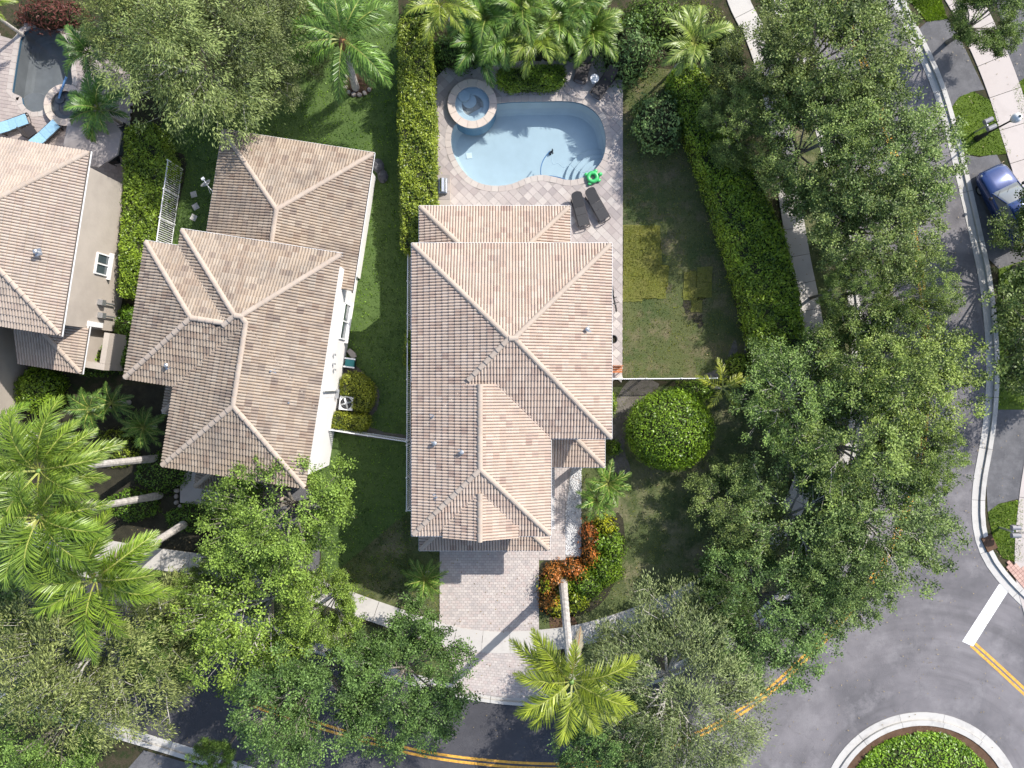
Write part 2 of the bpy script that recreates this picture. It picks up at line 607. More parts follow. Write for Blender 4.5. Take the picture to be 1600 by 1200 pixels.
M['pebble'] = mat_pieces('white pebble', [(0.62, 0.62, 0.62), (0.5, 0.5, 0.51), (0.7, 0.7, 0.69)], 0.8, (0.3, 0.3, 0.3), 0.2)
M['stone'] = mat_pieces('grey brown edging stone', [(0.36, 0.31, 0.27), (0.28, 0.25, 0.23), (0.42, 0.37, 0.32)], 0.9)
M['pool_plaster'] = mat_plain('pale blue pool plaster', (0.52, 0.56, 0.585), 0.8, 0, 0.04, 1.0)
M['pool_plaster_grey'] = mat_plain('grey pool plaster', (0.24, 0.245, 0.25), 0.8, 0, 0.12, 1.2)
M['pool_tile'] = mat_plain('blue waterline tile', (0.10, 0.20, 0.30), 0.4, 0, 0.2, 20)
M['water'] = mat_water('pool water', (0.84, 0.94, 0.975))
M['water_grey'] = mat_water('still pool water', (0.80, 0.83, 0.84))
M['bark'] = mat_plain('grey bark', (0.20, 0.18, 0.15), 0.9, 0, 0.3, 8, 0.2)
M['pale_bark'] = mat_plain('pale grey twig', (0.36, 0.34, 0.30), 0.9, 0, 0.2, 8, 0.2)
M['palm_trunk'] = mat_plain('pale palm trunk', (0.42, 0.39, 0.36), 0.9, 0, 0.22, 5, 0.2)
M['crownshaft'] = mat_plain('green crownshaft', (0.13, 0.22, 0.05), 0.5, 0, 0.15, 3)
M['boot'] = mat_plain('orange brown leaf base', (0.30, 0.15, 0.06), 0.9, 0, 0.3, 8)
M['core'] = mat_plain('dark core with painted inner shade', (0.03, 0.034, 0.016), 0.95, 0, 0.4, 8, 0.1)  # solid core, shade inside the foliage put into its near-black colour
M['leaf'] = mat_leaf('broad leaf', (0.036, 0.062, 0.018), (0.285, 0.36, 0.115), 0.26)
M['leaf_fine'] = mat_leaf('fine leaf', (0.055, 0.075, 0.028), (0.33, 0.365, 0.165), 0.27)
M['leaf_hedge'] = mat_leaf('hedge leaf', (0.028, 0.062, 0.010), (0.33, 0.41, 0.06), 0.24, 0.4, 0.4)
M['leaf_palm'] = mat_leaf('palm leaflet', (0.035, 0.07, 0.015), (0.25, 0.345, 0.075), 0.27, 0.4, 0.45)
M['leaf_croton'] = mat_leaf('croton leaf', (0.035, 0.05, 0.012), (0.62, 0.22, 0.045), 0.25, 0.4, 0.4)
M['leaf_dead'] = mat_leaf('dry palm leaflet', (0.13, 0.12, 0.085), (0.32, 0.28, 0.20), 0.15)
M['rachis'] = mat_plain('palm leaf stalk', (0.30, 0.32, 0.08), 0.5)
M['green_vinyl'] = mat_plain('green vinyl', (0.05, 0.40, 0.12), 0.35, 0, 0.1, 8, 0.5)
M['hose_white'] = mat_plain('white hose', (0.6, 0.65, 0.68), 0.5)
M['hose_blue'] = mat_plain('blue hose', (0.10, 0.22, 0.42), 0.5)
M['car_glass_sky_tone'] = mat_plain('car window glass with painted sky reflection', (0.20, 0.215, 0.225), 0.08, 0, 0.05, 1, 0.8)  # pale grey base colour stands in for sky reflected in the glass
M['car_blue'] = mat_plain('blue car paint', (0.018, 0.042, 0.15), 0.18, 0.35, 0.05, 1, 0.7)
M['car_blue'].node_tree.nodes['Principled BSDF'].inputs['Coat Weight'].default_value = 0.8
M['tyre'] = mat_plain('tyre rubber', (0.015, 0.015, 0.015), 0.8)
M['lamp_glass'] = mat_plain('milky lamp globe', (0.8, 0.8, 0.78), 0.25)
M['mail_grey'] = mat_plain('dull grey mailbox paint', (0.20, 0.20, 0.215), 0.55)
M['dark_rock'] = mat_plain('dark boulder stone', (0.085, 0.085, 0.09), 0.85, 0, 0.3, 5)
M['wood'] = mat_plain('orange stained wood', (0.36, 0.12, 0.04), 0.6, 0, 0.25, 9)
M['terracotta'] = mat_plain('dark plastic pot', (0.03, 0.03, 0.032), 0.5)
M['teal'] = mat_plain('teal plastic', (0.03, 0.20, 0.20), 0.5)
M['brick'] = mat_pieces('pink ramp paver', [(0.50, 0.32, 0.26), (0.46, 0.29, 0.24), (0.55, 0.37, 0.30)], 0.9)
M['orchid_red'] = mat_leaf('dark red leaf', (0.06, 0.018, 0.015), (0.17, 0.06, 0.045), 0.2)

for k_ in ('yellow_paint', 'white_paint'):
    add_wear(M[k_], (0.2, 0.19, 0.19), .55 if k_ == 'yellow_paint' else .3)
add_tracks(M['asphalt'], P(1440, 1272).x, P(1440, 1272).y)
add_cracks(M['asphalt'], 0.16, 0.004, (0.09, 0.088, 0.09), 0.35)

# ------------------------------------------------------------------ pool outlines (needed as holes of the ground)
POOL_A = px_poly([(760, 165), (800, 159), (850, 158), (888, 158), (915, 164), (936, 181), (946, 206), (947, 232), (940, 254), (926, 270), (908, 280), (888, 283),
                  (866, 278), (845, 275), (824, 279), (800, 289), (775, 292), (750, 288), (729, 275), (712, 251), (704, 226), (707, 200), (722, 185)], 4)
SPA_A = (P(738, 162, 0.4), 38.5 / 27.3, 27.5 / 27.3)
POOL_B = px_straight([(18, 146), (24, 105), (31, 62), (38, 50), (50, 43), (72, 40), (92, 46), (104, 62), (112, 95), (116, 130), (100, 160), (72, 172), (64, 176), (52, 177), (42, 172), (35, 163), (33, 152)])
SPA_B = (P(101, 164, 0.4), 32.5 / 27.3, 22.5 / 27.3)


def circle(c, r, n=40):
    return [(c[0] + r * math.cos(2 * math.pi * i / n), c[1] + r * math.sin(2 * math.pi * i / n)) for i in range(n)]


def pool_hole(poly, spa):
    """pool outline merged with the round spa: a ring of points pushed outward where the spa lies"""
    return poly


# ------------------------------------------------------------------ ground, lawns, beds
holeA, holeB = POOL_A, POOL_B
sheet('ground', [(-220, -220), (220, -220), (220, 220), (-220, 220)], 0.0, M['soil'], [holeA, holeB], 'dark soil and leaf litter under the planting of the gardens', 'ground')
LAWNS = {}
LAWN_Z = [0.005]


def lawn(key, pts, mat, label, z=0.006, smooth=False, holes=()):
    poly = px_poly(pts, 4) if smooth else px_straight(pts)
    LAWNS[key] = poly
    z = LAWN_Z[0]
    LAWN_Z[0] += .0012
    return sheet('lawn', poly, z, M[mat], holes, label, 'lawn')


lawn('side', [(470, 0), (622, 0), (640, 400), (642, 930), (500, 915), (505, 760), (300, 620), (210, 280), (260, 180), (360, 120)], 'lush', 'lush green side lawn between the two tiled houses')
lawn('yard', [(972, 100), (1060, 110), (1110, 200), (1165, 380), (1245, 560), (1180, 600), (955, 592), (972, 590)], 'yard', 'sparse shaded back yard lawn right of the pool deck')
lawn('front', [(955, 605), (1300, 600), (1290, 760), (1220, 860), (1090, 920), (1000, 962), (930, 985), (840, 1000), (838, 870), (905, 870), (905, 735), (955, 640)], 'patchy', 'dry patchy front lawn right of the house walkway')
lawn('strip', [(636, 800), (690, 840), (690, 985), (560, 940), (500, 915)], 'patchy', 'thin lawn left of the paver driveway')
lawn('swale', [(1195, 0), (1225, 30), (1322, 370), (1342, 580), (1312, 780), (1205, 950), (1020, 1062), (850, 1096), (835, 1040), (1000, 985), (1100, 935), (1240, 820), (1290, 680), (1285, 520), (1250, 380), (1215, 230), (1180, 60)], 'patchy', 'thin swale grass between sidewalk and street under the trees')
lawn('swale2', [(690, 1010), (720, 1083), (590, 1048), (350, 962), (200, 915), (210, 860), (300, 895), (500, 950), (600, 985)], 'patchy', 'thin swale grass left of the driveway apron')
for pts, lb in (([(1478, 180), (1498, 152), (1520, 143), (1552, 160), (1580, 240), (1530, 244), (1508, 240)], 'small bright verge lawn around the mailboxes beside the blue car'),
                ([(1543, 800), (1560, 787), (1598, 780), (1598, 880), (1566, 872), (1553, 850)], 'small bright verge lawn around the lower mailboxes'),
                ([(1580, 138), (1600, 122), (1700, 80), (1700, 340), (1625, 280)], 'bright lawn right of the wide sidewalk'),
                ([(1560, 420), (1620, 400), (1700, 400), (1700, 640), (1556, 640)], 'verge lawn under the tree at the right edge'),
                ([(1420, 0), (1470, 0), (1480, 30), (1448, 34)], 'verge lawn strip at the top beside the street')):
    poly = px_straight(pts)
    LAWNS[lb] = poly
    sheet('verge_lawn', poly, 0.03, M['verge'], (), lb, 'lawn')
for i, (pts, mat, lb) in enumerate((
        ([(535, 560), (575, 590), (592, 610), (590, 640), (570, 660), (600, 675), (636, 680), (636, 690), (515, 672), (520, 640)], 'sand_soil', 'bare grey soil path around the clipped box shrubs'),
        ([(985, 592), (1030, 600), (1010, 620), (985, 660), (975, 700), (985, 735), (960, 735), (955, 650)], 'sand_soil', 'bare sandy path between house corner and round topiary'),
        ([(1098, 588), (1128, 572), (1140, 548), (1148, 530), (1152, 548), (1146, 568), (1160, 560), (1165, 520), (1172, 498), (1176, 530), (1172, 565), (1150, 588)], 'sand_soil', 'bare sandy patch at the foot of the long hedge'),
        ([(845, 880), (900, 860), (965, 800), (975, 860), (950, 930), (905, 962), (845, 955)], 'dark_soil', 'dark planting bed of the croton bushes'),
        ([(1068, 470), (1073, 466), (1077, 470), (1080, 476), (1076, 479), (1078, 486), (1072, 490), (1070, 483), (1067, 478)], 'dark_soil', 'dark turned soil between the sod squares'),
        ([(1082, 492), (1088, 490), (1090, 495), (1097, 491), (1096, 500), (1099, 506), (1092, 513), (1089, 505), (1084, 502)], 'dark_soil', 'dark turned soil below the dull sod squares'),
        ([(0, 650), (60, 640), (255, 600), (262, 720), (290, 740), (285, 800), (345, 800), (330, 880), (200, 880), (0, 880)], 'dark_soil', 'dark front garden bed under the tall palms'),
        ([(268, 245), (292, 255), (270, 360), (262, 400), (240, 395), (252, 330)], 'dark_soil', 'dark bare strip under the picket fence left of the middle house'),
        ([(560, 115), (580, 118), (584, 135), (570, 150), (545, 150), (538, 135), (545, 120)], 'mulch', 'mulch ring at the foot of the leaning queen palm'),
        ([(860, 960), (890, 955), (905, 990), (865, 990)], 'mulch', 'mulch at the foot of the royal palm by the driveway'))):
    sheet('planting_bed', px_poly(pts, 3), 0.018 + 0.003 * (i % 3), M[mat], (), lb, 'bed')

# ------------------------------------------------------------------ road, markings, kerbs
K1 = [(1195, -60), (1225, 30), (1262, 130), (1295, 240), (1322, 370), (1338, 490), (1342, 580), (1335, 680), (1312, 780), (1270, 870), (1205, 950), (1120, 1015), (1020, 1062), (930, 1085), (850, 1096), (780, 1093), (720, 1083), (650, 1065), (590, 1048), (480, 1008), (350, 962), (200, 915), (0, 860), (-200, 805)]
K2 = [(1372, -80), (1408, 10), (1445, 85), (1470, 145), (1490, 215), (1508, 290), (1524, 360), (1539, 430), (1548, 500), (1552, 570), (1549, 640), (1541, 700), (1532, 750), (1529, 795), (1533, 835), (1545, 868), (1563, 895), (1590, 925), (1625, 955), (1690, 990)]
K3 = [(-200, 1030), (0, 1092), (120, 1126), (235, 1160), (310, 1183), (400, 1212), (520, 1250), (700, 1300), (900, 1330)]
k1 = smooth_path([P(*p) for p in K1], 6)
k2 = smooth_path([P(*p) for p in K2], 6)
k3 = smooth_path([P(*p) for p in K3], 6)
road_poly = [(p.x, p.y) for p in k1] + [(p.x, p.y) for p in k3] + [P2(1100, 1500), P2(1750, 1500)] + [(p.x, p.y) for p in k2[::-1]]
sheet('road', road_poly, 0.012, M['asphalt'], (), 'worn grey asphalt street curving round the corner lot', 'road')
M['asphalt_west'] = mat_ground('dark asphalt of the west stretch', (0.085, 0.083, 0.09), (0.07, 0.069, 0.076), (0.105, 0.103, 0.11), 0.3, 0.9, 60.0, (0.38, 0.62), (0.5, 0.75), 0.82)  # darker asphalt tone for the west stretch
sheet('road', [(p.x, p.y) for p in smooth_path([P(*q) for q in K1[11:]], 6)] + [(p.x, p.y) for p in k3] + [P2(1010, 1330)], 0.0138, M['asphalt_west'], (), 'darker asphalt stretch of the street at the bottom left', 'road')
for pts, lb in (([(1448, 34), (1480, 30), (1500, 60), (1538, 140), (1520, 143), (1498, 152), (1478, 180), (1470, 150), (1452, 100), (1430, 50)], 'grey asphalt driveway apron left of the wide sidewalk'),
                ([(1508, 242), (1530, 246), (1556, 240), (1590, 300), (1625, 400), (1560, 420), (1540, 400), (1520, 300)], 'asphalt driveway apron under the blue car'),
                ([(1552, 640), (1700, 640), (1700, 790), (1588, 780), (1560, 787), (1543, 800), (1540, 740)], 'grey asphalt driveway apron above the lower mailboxes'),
                ([(1556, 0), (1700, 0), (1700, 80), (1600, 122), (1582, 136), (1570, 60)], 'dark asphalt driveway at the top right corner'),
                ([(225, 1172), (310, 1197), (400, 1227), (380, 1270), (140, 1270)], 'grey asphalt driveway beyond the kerb at the bottom left'),
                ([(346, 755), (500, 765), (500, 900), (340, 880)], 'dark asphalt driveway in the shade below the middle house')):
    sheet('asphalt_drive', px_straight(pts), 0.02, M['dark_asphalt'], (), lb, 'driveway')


def strip_pieces(name, piece, path, off0, off1, z0, z1, length, gap, mat, label, cat):
    """a run of slabs or kerb sections along a path, each its own piece"""
    root = thing(name, label, cat, (0, 0, 0))
    root['kind'] = 'structure'
    rs = resample(path, length / 4)
    nm = normals2(rs)
    k = 0
    while k + 4 < len(rs):
        i0, i1 = k, k + 4
        L, Rr = [], []
        for i in range(i0, i1 + 1):
            p = rs[i]
            if i == i0:
                p = p.lerp(rs[i + 1], gap / length * 4)
            if i == i1:
                p = p.lerp(rs[i - 1], gap / length * 4)
            L.append(p + nm[i] * off1)
            Rr.append(p + nm[i] * off0)
        poly = [(q.x, q.y) for q in Rr] + [(q.x, q.y) for q in L[::-1]]
        c = rs[(i0 + i1) // 2]
        if abs(c.x) < 34 and abs(c.y) < 27:
            m = MB()
            m.prism(poly, z0, z1, 0, random.random(), False)
            m.build(piece, mat, root)
        k += 4
    return root


def dbl_line(pts, w=0.13, gap=0.13, label=''):
    path = resample(smooth_path([P(*p) for p in pts], 6), 0.5)
    nm = normals2(path)
    root = thing('road_marking', label, 'road marking')
    root['kind'] = 'structure'
    for s in (-1, 1):
        m = MB()
        for i in range(len(path) - 1):
            a, b = gap / 2 * s, (gap / 2 + w) * s
            q = [path[i] + nm[i] * a, path[i + 1] + nm[i + 1] * a, path[i + 1] + nm[i + 1] * b, path[i] + nm[i] * b]
            if s > 0:
                q = q
            else:
                q = q[::-1]
            m.poly([(v.x, v.y, 0.017) for v in q])
        m.build('stripe', M['yellow_paint'], root)


dbl_line([(375, 1092), (450, 1118), (560, 1152), (640, 1173), (700, 1184), (770, 1192), (830, 1196), (900, 1196), (980, 1185), (1060, 1160), (1130, 1128), (1195, 1085), (1250, 1035), (1300, 985), (1350, 925), (1395, 850), (1425, 770), (1442, 690), (1447, 600), (1447, 520), (1438, 430), (1424, 350), (1400, 250), (1360, 130), (1320, 20), (1290, -60)], 0.15, 0.12, 'yellow double centre line of the curving street')
dbl_line([(1519, 1006), (1560, 1043), (1600, 1080), (1660, 1133)], 0.15, 0.1, 'yellow double line running off from the white stop bar')
sb = MB()
sb.poly([(*P2(*q), 0.022) for q in ((1503, 1002), (1520, 1010), (1576, 922), (1561, 912))])
tag(sb.build('stop_bar', M['white_paint']), 'broad white stop bar at the lower right junction', 'road marking', None, 'structure')
MK = M['kerb']
strip_pieces('kerb', 'kerb_section', k1, 0.02, 0.2, 0.0, 0.14, 3.0, 0.012, MK, 'pale concrete kerb along the inner side of the street', 'kerb')
strip_pieces('gutter_strip', 'gutter_section', k1, -0.42, 0.01, 0.0, 0.035, 3.0, 0.012, MK, 'flat concrete gutter along the inner side of the street', 'gutter')
strip_pieces('kerb', 'kerb_section', k2, 0.02, 0.28, 0.0, 0.14, 3.0, 0.012, MK, 'pale concrete kerb along the right side of the street', 'kerb')
strip_pieces('gutter_strip', 'gutter_section', k2, -0.42, 0.01, 0.0, 0.035, 3.0, 0.012, MK, 'flat concrete gutter along the right side of the street', 'gutter')
strip_pieces('kerb', 'kerb_section', k3, -0.28, -0.02, 0.0, 0.14, 3.0, 0.012, MK, 'pale concrete kerb at the lower left corner', 'kerb')
strip_pieces('gutter_strip', 'gutter_section', k3, -0.01, 0.42, 0.0, 0.035, 3.0, 0.012, MK, 'flat concrete gutter at the lower left corner', 'gutter')
WALK = [(1135, -60), (1155, 5), (1182, 60), (1204, 130), (1220, 210), (1232, 300), (1248, 400), (1264, 480), (1275, 570), (1272, 680), (1245, 780), (1185, 860), (1100, 918), (1000, 963), (900, 993), (800, 1003), (740, 1000), (690, 990), (600, 960), (500, 925), (400, 893), (300, 880), (200, 866), (60, 838), (-100, 790)]
walk = smooth_path([P(*p) for p in WALK], 6)
strip_pieces('sidewalk', 'slab', walk, -0.62, 0.62, 0.0, 0.068, 1.6, 0.012, M['concrete'], 'narrow pale concrete sidewalk round the corner lot', 'sidewalk')
WALK2 = [(1440, -90), (1500, -10), (1540, 70), (1568, 140), (1590, 210), (1615, 290), (1640, 380), (1655, 500), (1650, 600), (1630, 700), (1615, 800), (1612, 900), (1640, 1000)]
walk2 = smooth_path([P(*p) for p in WALK2], 6)
strip_pieces('sidewalk', 'slab', walk2, -0.95, 0.95, 0.0, 0.05, 2.0, 0.014, M['concrete_pink'], 'wide pinkish concrete sidewalk at the right edge beside the blue car', 'sidewalk')

# roundabout island
IC = P(1440, 1272)
root = thing('roundabout_island', 'round kerbed traffic island at the bottom right corner', 'traffic island', (IC.x, IC.y, 0))
root['kind'] = 'structure'
for nm_, r0, r1, z1, mat in (('gutter_section', 5.48, 5.9, 0.04, MK), ('kerb_section', 5.18, 5.47, 0.15, MK)):
    for i in range(14):
        a0, a1 = 2 * math.pi * i / 14, 2 * math.pi * (i + 1) / 14 - 0.003
        m = MB()
        A = [a0 + (a1 - a0) * j / 5 for j in range(6)]
        m.prism([(r1 * math.cos(a), r1 * math.sin(a)) for a in A] + [(r0 * math.cos(a), r0 * math.sin(a)) for a in A[::-1]], 0, z1, 0, random.random(), False)
        m.build(nm_, mat, root)
m = MB()
m.lathe([(5.17, 0.0), (5.17, 0.10), (0.01, 0.14)], k=40)
m.build('mulch', M['mulch'], root)

# ------------------------------------------------------------------ pavers
pav_me = MB()


def paver_mesh(name, sx, sy, mat, h=0.05, ch=0.006):
    m = MB()
    hx, hy = sx / 2, sy / 2
    vs_ = [(-hx, -hy, 0), (hx, -hy, 0), (hx, hy, 0), (-hx, hy, 0)]
    vs_ += [(-hx + ch, -hy + ch, h), (hx - ch, -hy + ch, h), (hx - ch, hy - ch, h), (-hx + ch, hy - ch, h)]
    m.mesh_part(vs_, [(4, 5, 6, 7), (0, 1, 5, 4), (1, 2, 6, 5), (2, 3, 7, 6), (3, 0, 4, 7)])
    return m.mesh(name, mat), vs_


def pave(name, poly, size, rot, z, mat, label, individual=300, avoid=(), course=False, piece='paver', clipbox=None):
    """joint bed sheet plus raised pavers; the first ones their own objects, the rest joined"""
    root = thing(name, label, 'paving', (0, 0, 0))
    root['kind'] = 'structure'
    xs = [p[0] for p in poly]
    ys = [p[1] for p in poly]
    cx, cy = (min(xs) + max(xs)) / 2, (min(ys) + max(ys)) / 2
    rad = math.hypot(max(xs) - min(xs), max(ys) - min(ys)) / 2 + 1
    sx, sy = size
    g = 0.004
    me, vs_ = paver_mesh(piece, sx - g, sy - g, mat)
    rest = MB()
    c, s = math.cos(rot), math.sin(rot)
    cnt = 0
    cells = []
    for j in range(int(-rad / sy) - 1, int(rad / sy) + 2):
        for i in range(int(-rad / sx) - 1, int(rad / sx) + 2):
            u = (i + (0.5 if course and j % 2 else 0)) * sx
            v = j * sy
            x, y = cx + u * c - v * s, cy + u * s + v * c
            hit = False
            for a in avoid:
                for qx, qy in ((0, 0), (.48, .48), (-.48, .48), (.48, -.48), (-.48, -.48)):
                    if inside(x + qx * sx * c - qy * sy * s, y + qx * sx * s + qy * sy * c, a):
                        hit = True
            if inside(x, y, poly) and not hit:
                cells.append((x, y))
    if individual:
        cells.sort(key=lambda q: (q[0] - cx) ** 2 * 0.3 + (q[1] - cy) ** 2)
    for x, y in cells:
        full = True
        if clipbox:
            r_ = 0.5 * (sx * abs(c) + sy * abs(s))
            full = clipbox[0] <= x - r_ and x + r_ <= clipbox[1]
        if cnt < individual and full:
            link(piece, me, root, Matrix.Translation((x, y, z)) @ Matrix.Rotation(rot + random.uniform(-.006, .006), 4, 'Z') @ Matrix.Rotation(random.uniform(-.006, .006), 4, 'X'))
            cnt += 1
        else:
            t = random.random()
            pts = []
            for a in vs_:
                X, Y = x + a[0] * c - a[1] * s, y + a[0] * s + a[1] * c
                if clipbox:
                    X = min(max(X, clipbox[0]), clipbox[1])
                pts.append((X, Y, z + a[2]))
            rest.mesh_part(pts, [(4, 5, 6, 7), (0, 1, 5, 4), (1, 2, 6, 5), (2, 3, 7, 6), (3, 0, 4, 7)], 0, t)
    if rest.f:
        o = rest.build(piece + '_field', mat, root)
        o['kind'] = 'stuff'
    return root


deckA = px_poly([(678, 326), (677, 250), (678, 180), (682, 130), (700, 108), (730, 98), (760, 96), (800, 96), (860, 96), (885, 92), (905, 86), (935, 84), (960, 92), (971, 108), (973, 130)], 3, closed=False) + px_straight([(973, 326), (972, 592), (925, 592), (925, 410), (850, 410), (850, 345), (678, 345)])


def pool_cells(poly, spa):
    return [poly, circle(spa[0], spa[1] - 0.45)]


sheet('deck_bed', deckA, 0.066, M['mortar'], [holeA], 'sandy joint bed under the pool deck pavers', 'ground')
xl, xr = P(678, 0).x, P(973, 0).x
pave('pool_deck', deckA, (0.40, 0.40), R(45), 0.03, M['deck_paver'], 'pinkish grey diagonal paver deck round the blue pool', 300, pool_cells(POOL_A, SPA_A), clipbox=(xl, xr))
deckB = px_straight([(-120, 20), (20, 62), (45, 36), (60, 34), (128, 50), (205, 120), (203, 300), (120, 300), (0, 240), (-120, 240)])
sheet('deck_bed', deckB, 0.066, M['mortar'], [holeB], 'sandy joint bed under the left pool patio', 'ground')
pave('pool_patio', deckB, (0.42, 0.21), R(-9), 0.03, M['far_paver'], 'brown paver patio round the grey pool at the top left', 300, pool_cells(POOL_B, SPA_B), True)
drive = px_straight([(680, 830), (850, 830), (850, 1000), (680, 985)])
linkw = px_straight([(838, 828), (885, 828), (885, 876), (838, 876)])
sheet('driveway_bed', px_straight([(687, 830), (884, 830), (884, 872), (842, 872), (842, 995), (687, 982)]), 0.039, M['mortar'], (), 'sandy joint bed under the driveway pavers', 'ground')
pave('driveway', drive, (0.23, 0.155), 0.0, 0.0, M['drive_paver'], 'pinkish grey paver driveway in front of the main house', 300, (), True, 'paver', (P(687, 0).x, P(842, 0).x))
pave('driveway_link', linkw, (0.23, 0.155), 0.0, 0.0, M['drive_paver'], 'short paver link from driveway to the entry walk', 60, (), True, 'paver', (P(842.3, 0).x, P(884, 0).x))
apron = px_straight([(690, 1000), (845, 1010), (850, 1092), (780, 1089), (716, 1079)])
sheet('apron_bed', apron, 0.039, M['mortar'], (), 'sandy joint bed under the driveway apron', 'ground')
pave('driveway_apron', apron, (0.23, 0.155), R(-6), 0.0, M['drive_paver'], 'paver driveway apron between sidewalk and street', 200, (), True)
entry = px_straight([(858, 727), (893, 727), (880, 830), (858, 830)])
sheet('walk_bed', px_straight([(850, 700), (908, 700), (908, 870), (858, 870)]), 0.037, M['mortar'], (), 'sandy joint bed under the entry walk', 'ground')
pave('entry_walk', px_straight([(864, 720), (890, 720), (880, 829), (862, 829)]), (0.23, 0.155), R(90), 0.0, M['drive_paver'], 'narrow paver entry walk beside the white pebble strip', 200, (), True)
porch = px_straight([(282, 735), (345, 735), (345, 792), (282, 785)])
sheet('porch_slab', porch, 0.05, M['concrete_pink'], (), 'shaded concrete entry slab at the middle house front', 'paving')
ramp = px_straight([(1566, 873), (1588, 882), (1620, 900), (1640, 950), (1590, 912)])
pave('kerb_ramp', ramp, (0.2, 0.2), R(40), 0.03, M['brick'], 'pink paver kerb ramp near the stop bar', 100)


def pebbles(pts, n, label):
    poly = px_straight(pts)
    xs = [p[0] for p in poly]
    ys = [p[1] for p in poly]
    m = MB()
    k = 0
    while k < n:
        x, y = random.uniform(min(xs), max(xs)), random.uniform(min(ys), max(ys))
        if inside(x, y, poly):
            r_ = random.uniform(0.025, 0.06)
            t = random.random()
            a = random.random() * 6
            vs_ = [(x + r_ * math.cos(a + i * 1.57), y + r_ * math.sin(a + i * 1.57), 0.036) for i in range(4)] + [(x, y, 0.036 + r_ * 1.0)]
            m.mesh_part(vs_, [(0, 1, 4), (1, 2, 4), (2, 3, 4), (3, 0, 4)], 0, t)
            k += 1
    tag(m.build('pebble_strip', M['pebble']), label, 'pebbles', None, 'stuff')


pebbles([(893, 728), (908, 728), (908, 868), (883, 868), (884, 800)], 2600, 'white pebble strip between entry walk and planting')
pebbles([(860, 732), (866, 732), (866, 826), (860, 826)], 700, 'pale pebble strip along the wall of the entry')

# ------------------------------------------------------------------ pools


def basin(name, label, outline, depth, plaster, water, wmat, steps=(), cop_w=0.30, water_z=-0.06, copmat=None, drain=None):
    root = thing(name, label, 'swimming pool', (0, 0, 0))
    n_ = len(outline)
    area = sum(outline[i][0] * outline[(i + 1) % n_][1] - outline[(i + 1) % n_][0] * outline[i][1] for i in range(n_))
    if area < 0:
        outline = outline[::-1]
    nrm = []
    for i in range(n_):
        a, b = Vector(outline[i - 1]), Vector(outline[(i + 1) % n_])
        d = (b - a).normalized()
        nrm.append(Vector((d.y, -d.x)))  # outward for ccw
    ins = [Vector(outline[i]) - nrm[i] * 0.30 for i in range(n_)]
    m = MB()
    # walls, curved cove, floor
    rings = [[(p[0], p[1], 0.03) for p in outline], [(p[0], p[1], -0.2) for p in outline], [(outline[i][0] - nrm[i].x * .04, outline[i][1] - nrm[i].y * .04, -depth + .35) for i in range(n_)],
             [(ins[i].x * .6 + outline[i][0] * .4, ins[i].y * .6 + outline[i][1] * .4, -depth + .1) for i in range(n_)], [(p.x, p.y, -depth) for p in ins]]
    vs_ = [v for r_ in rings for v in r_]
    for k in range(4):
        fs = [(k * n_ + i, k * n_ + (i + 1) % n_, (k + 1) * n_ + (i + 1) % n_, (k + 1) * n_ + i) for i in range(n_)]
        m.mesh_part([vs_[q] for q in range(k * n_, (k + 2) * n_)], [tuple(q - k * n_ for q in f) for f in fs], 1 if k == 0 else 0)
    tr = tessellate_polygon([[Vector((p.x, p.y, 0)) for p in ins]])
    m.mesh_part([(p.x, p.y, -depth) for p in ins], [t_ for t_ in tr])
    m.build('basin', [plaster, M['pool_tile']], root)
    for (cx, cy, r_, zt, th) in steps:
        s = MB()
        s.lathe([(r_, -depth), (r_, zt - .03), (r_ - .03, zt), (0.01, zt)], (cx, cy, 0), 36)
        s.build('step', plaster, root)
    if drain:
        s = MB()
        s.box((drain[0], drain[1], -depth + .02), (0.34, 0.34, 0.03), 0.1)
        s.build('drain', M['white_metal'], root)
    w = MB()
    tr = tessellate_polygon([[Vector((p[0], p[1], 0)) for p in outline]])
    fs = []
    for a, b, c in tr:
        A, B, C_ = outline[a], outline[b], outline[c]
        fs.append((a, b, c) if (B[0] - A[0]) * (C_[1] - A[1]) - (B[1] - A[1]) * (C_[0] - A[0]) > 0 else (a, c, b))
    w.mesh_part([(p[0], p[1], water_z) for p in outline], fs)
    w.build('water', wmat, root)
    # coping stones
    cp = resample([Vector((p[0], p[1], 0)) for p in outline] + [Vector((outline[0][0], outline[0][1], 0))], 0.13)
    nn = normals2(cp)
    for k in range(0, len(cp) - 3, 3):
        A = cp[k].lerp(cp[k + 1], .06)
        B = cp[min(k + 3, len(cp) - 1)].lerp(cp[k + 2], .06)
        mid = cp[k + 1]
        s = MB()
        s.prism([(A + nn[k] * .04)[:2], (A - nn[k] * cop_w)[:2], (mid - nn[k + 1] * cop_w)[:2], (B - nn[min(k + 3, len(cp) - 1)] * cop_w)[:2], (B + nn[min(k + 3, len(cp) - 1)] * .04)[:2], (mid + nn[k + 1] * .04)[:2]], 0.02, 0.092, 0, random.random(), False)
        s.build('coping_stone', M['coping_deck'], root)
    return root


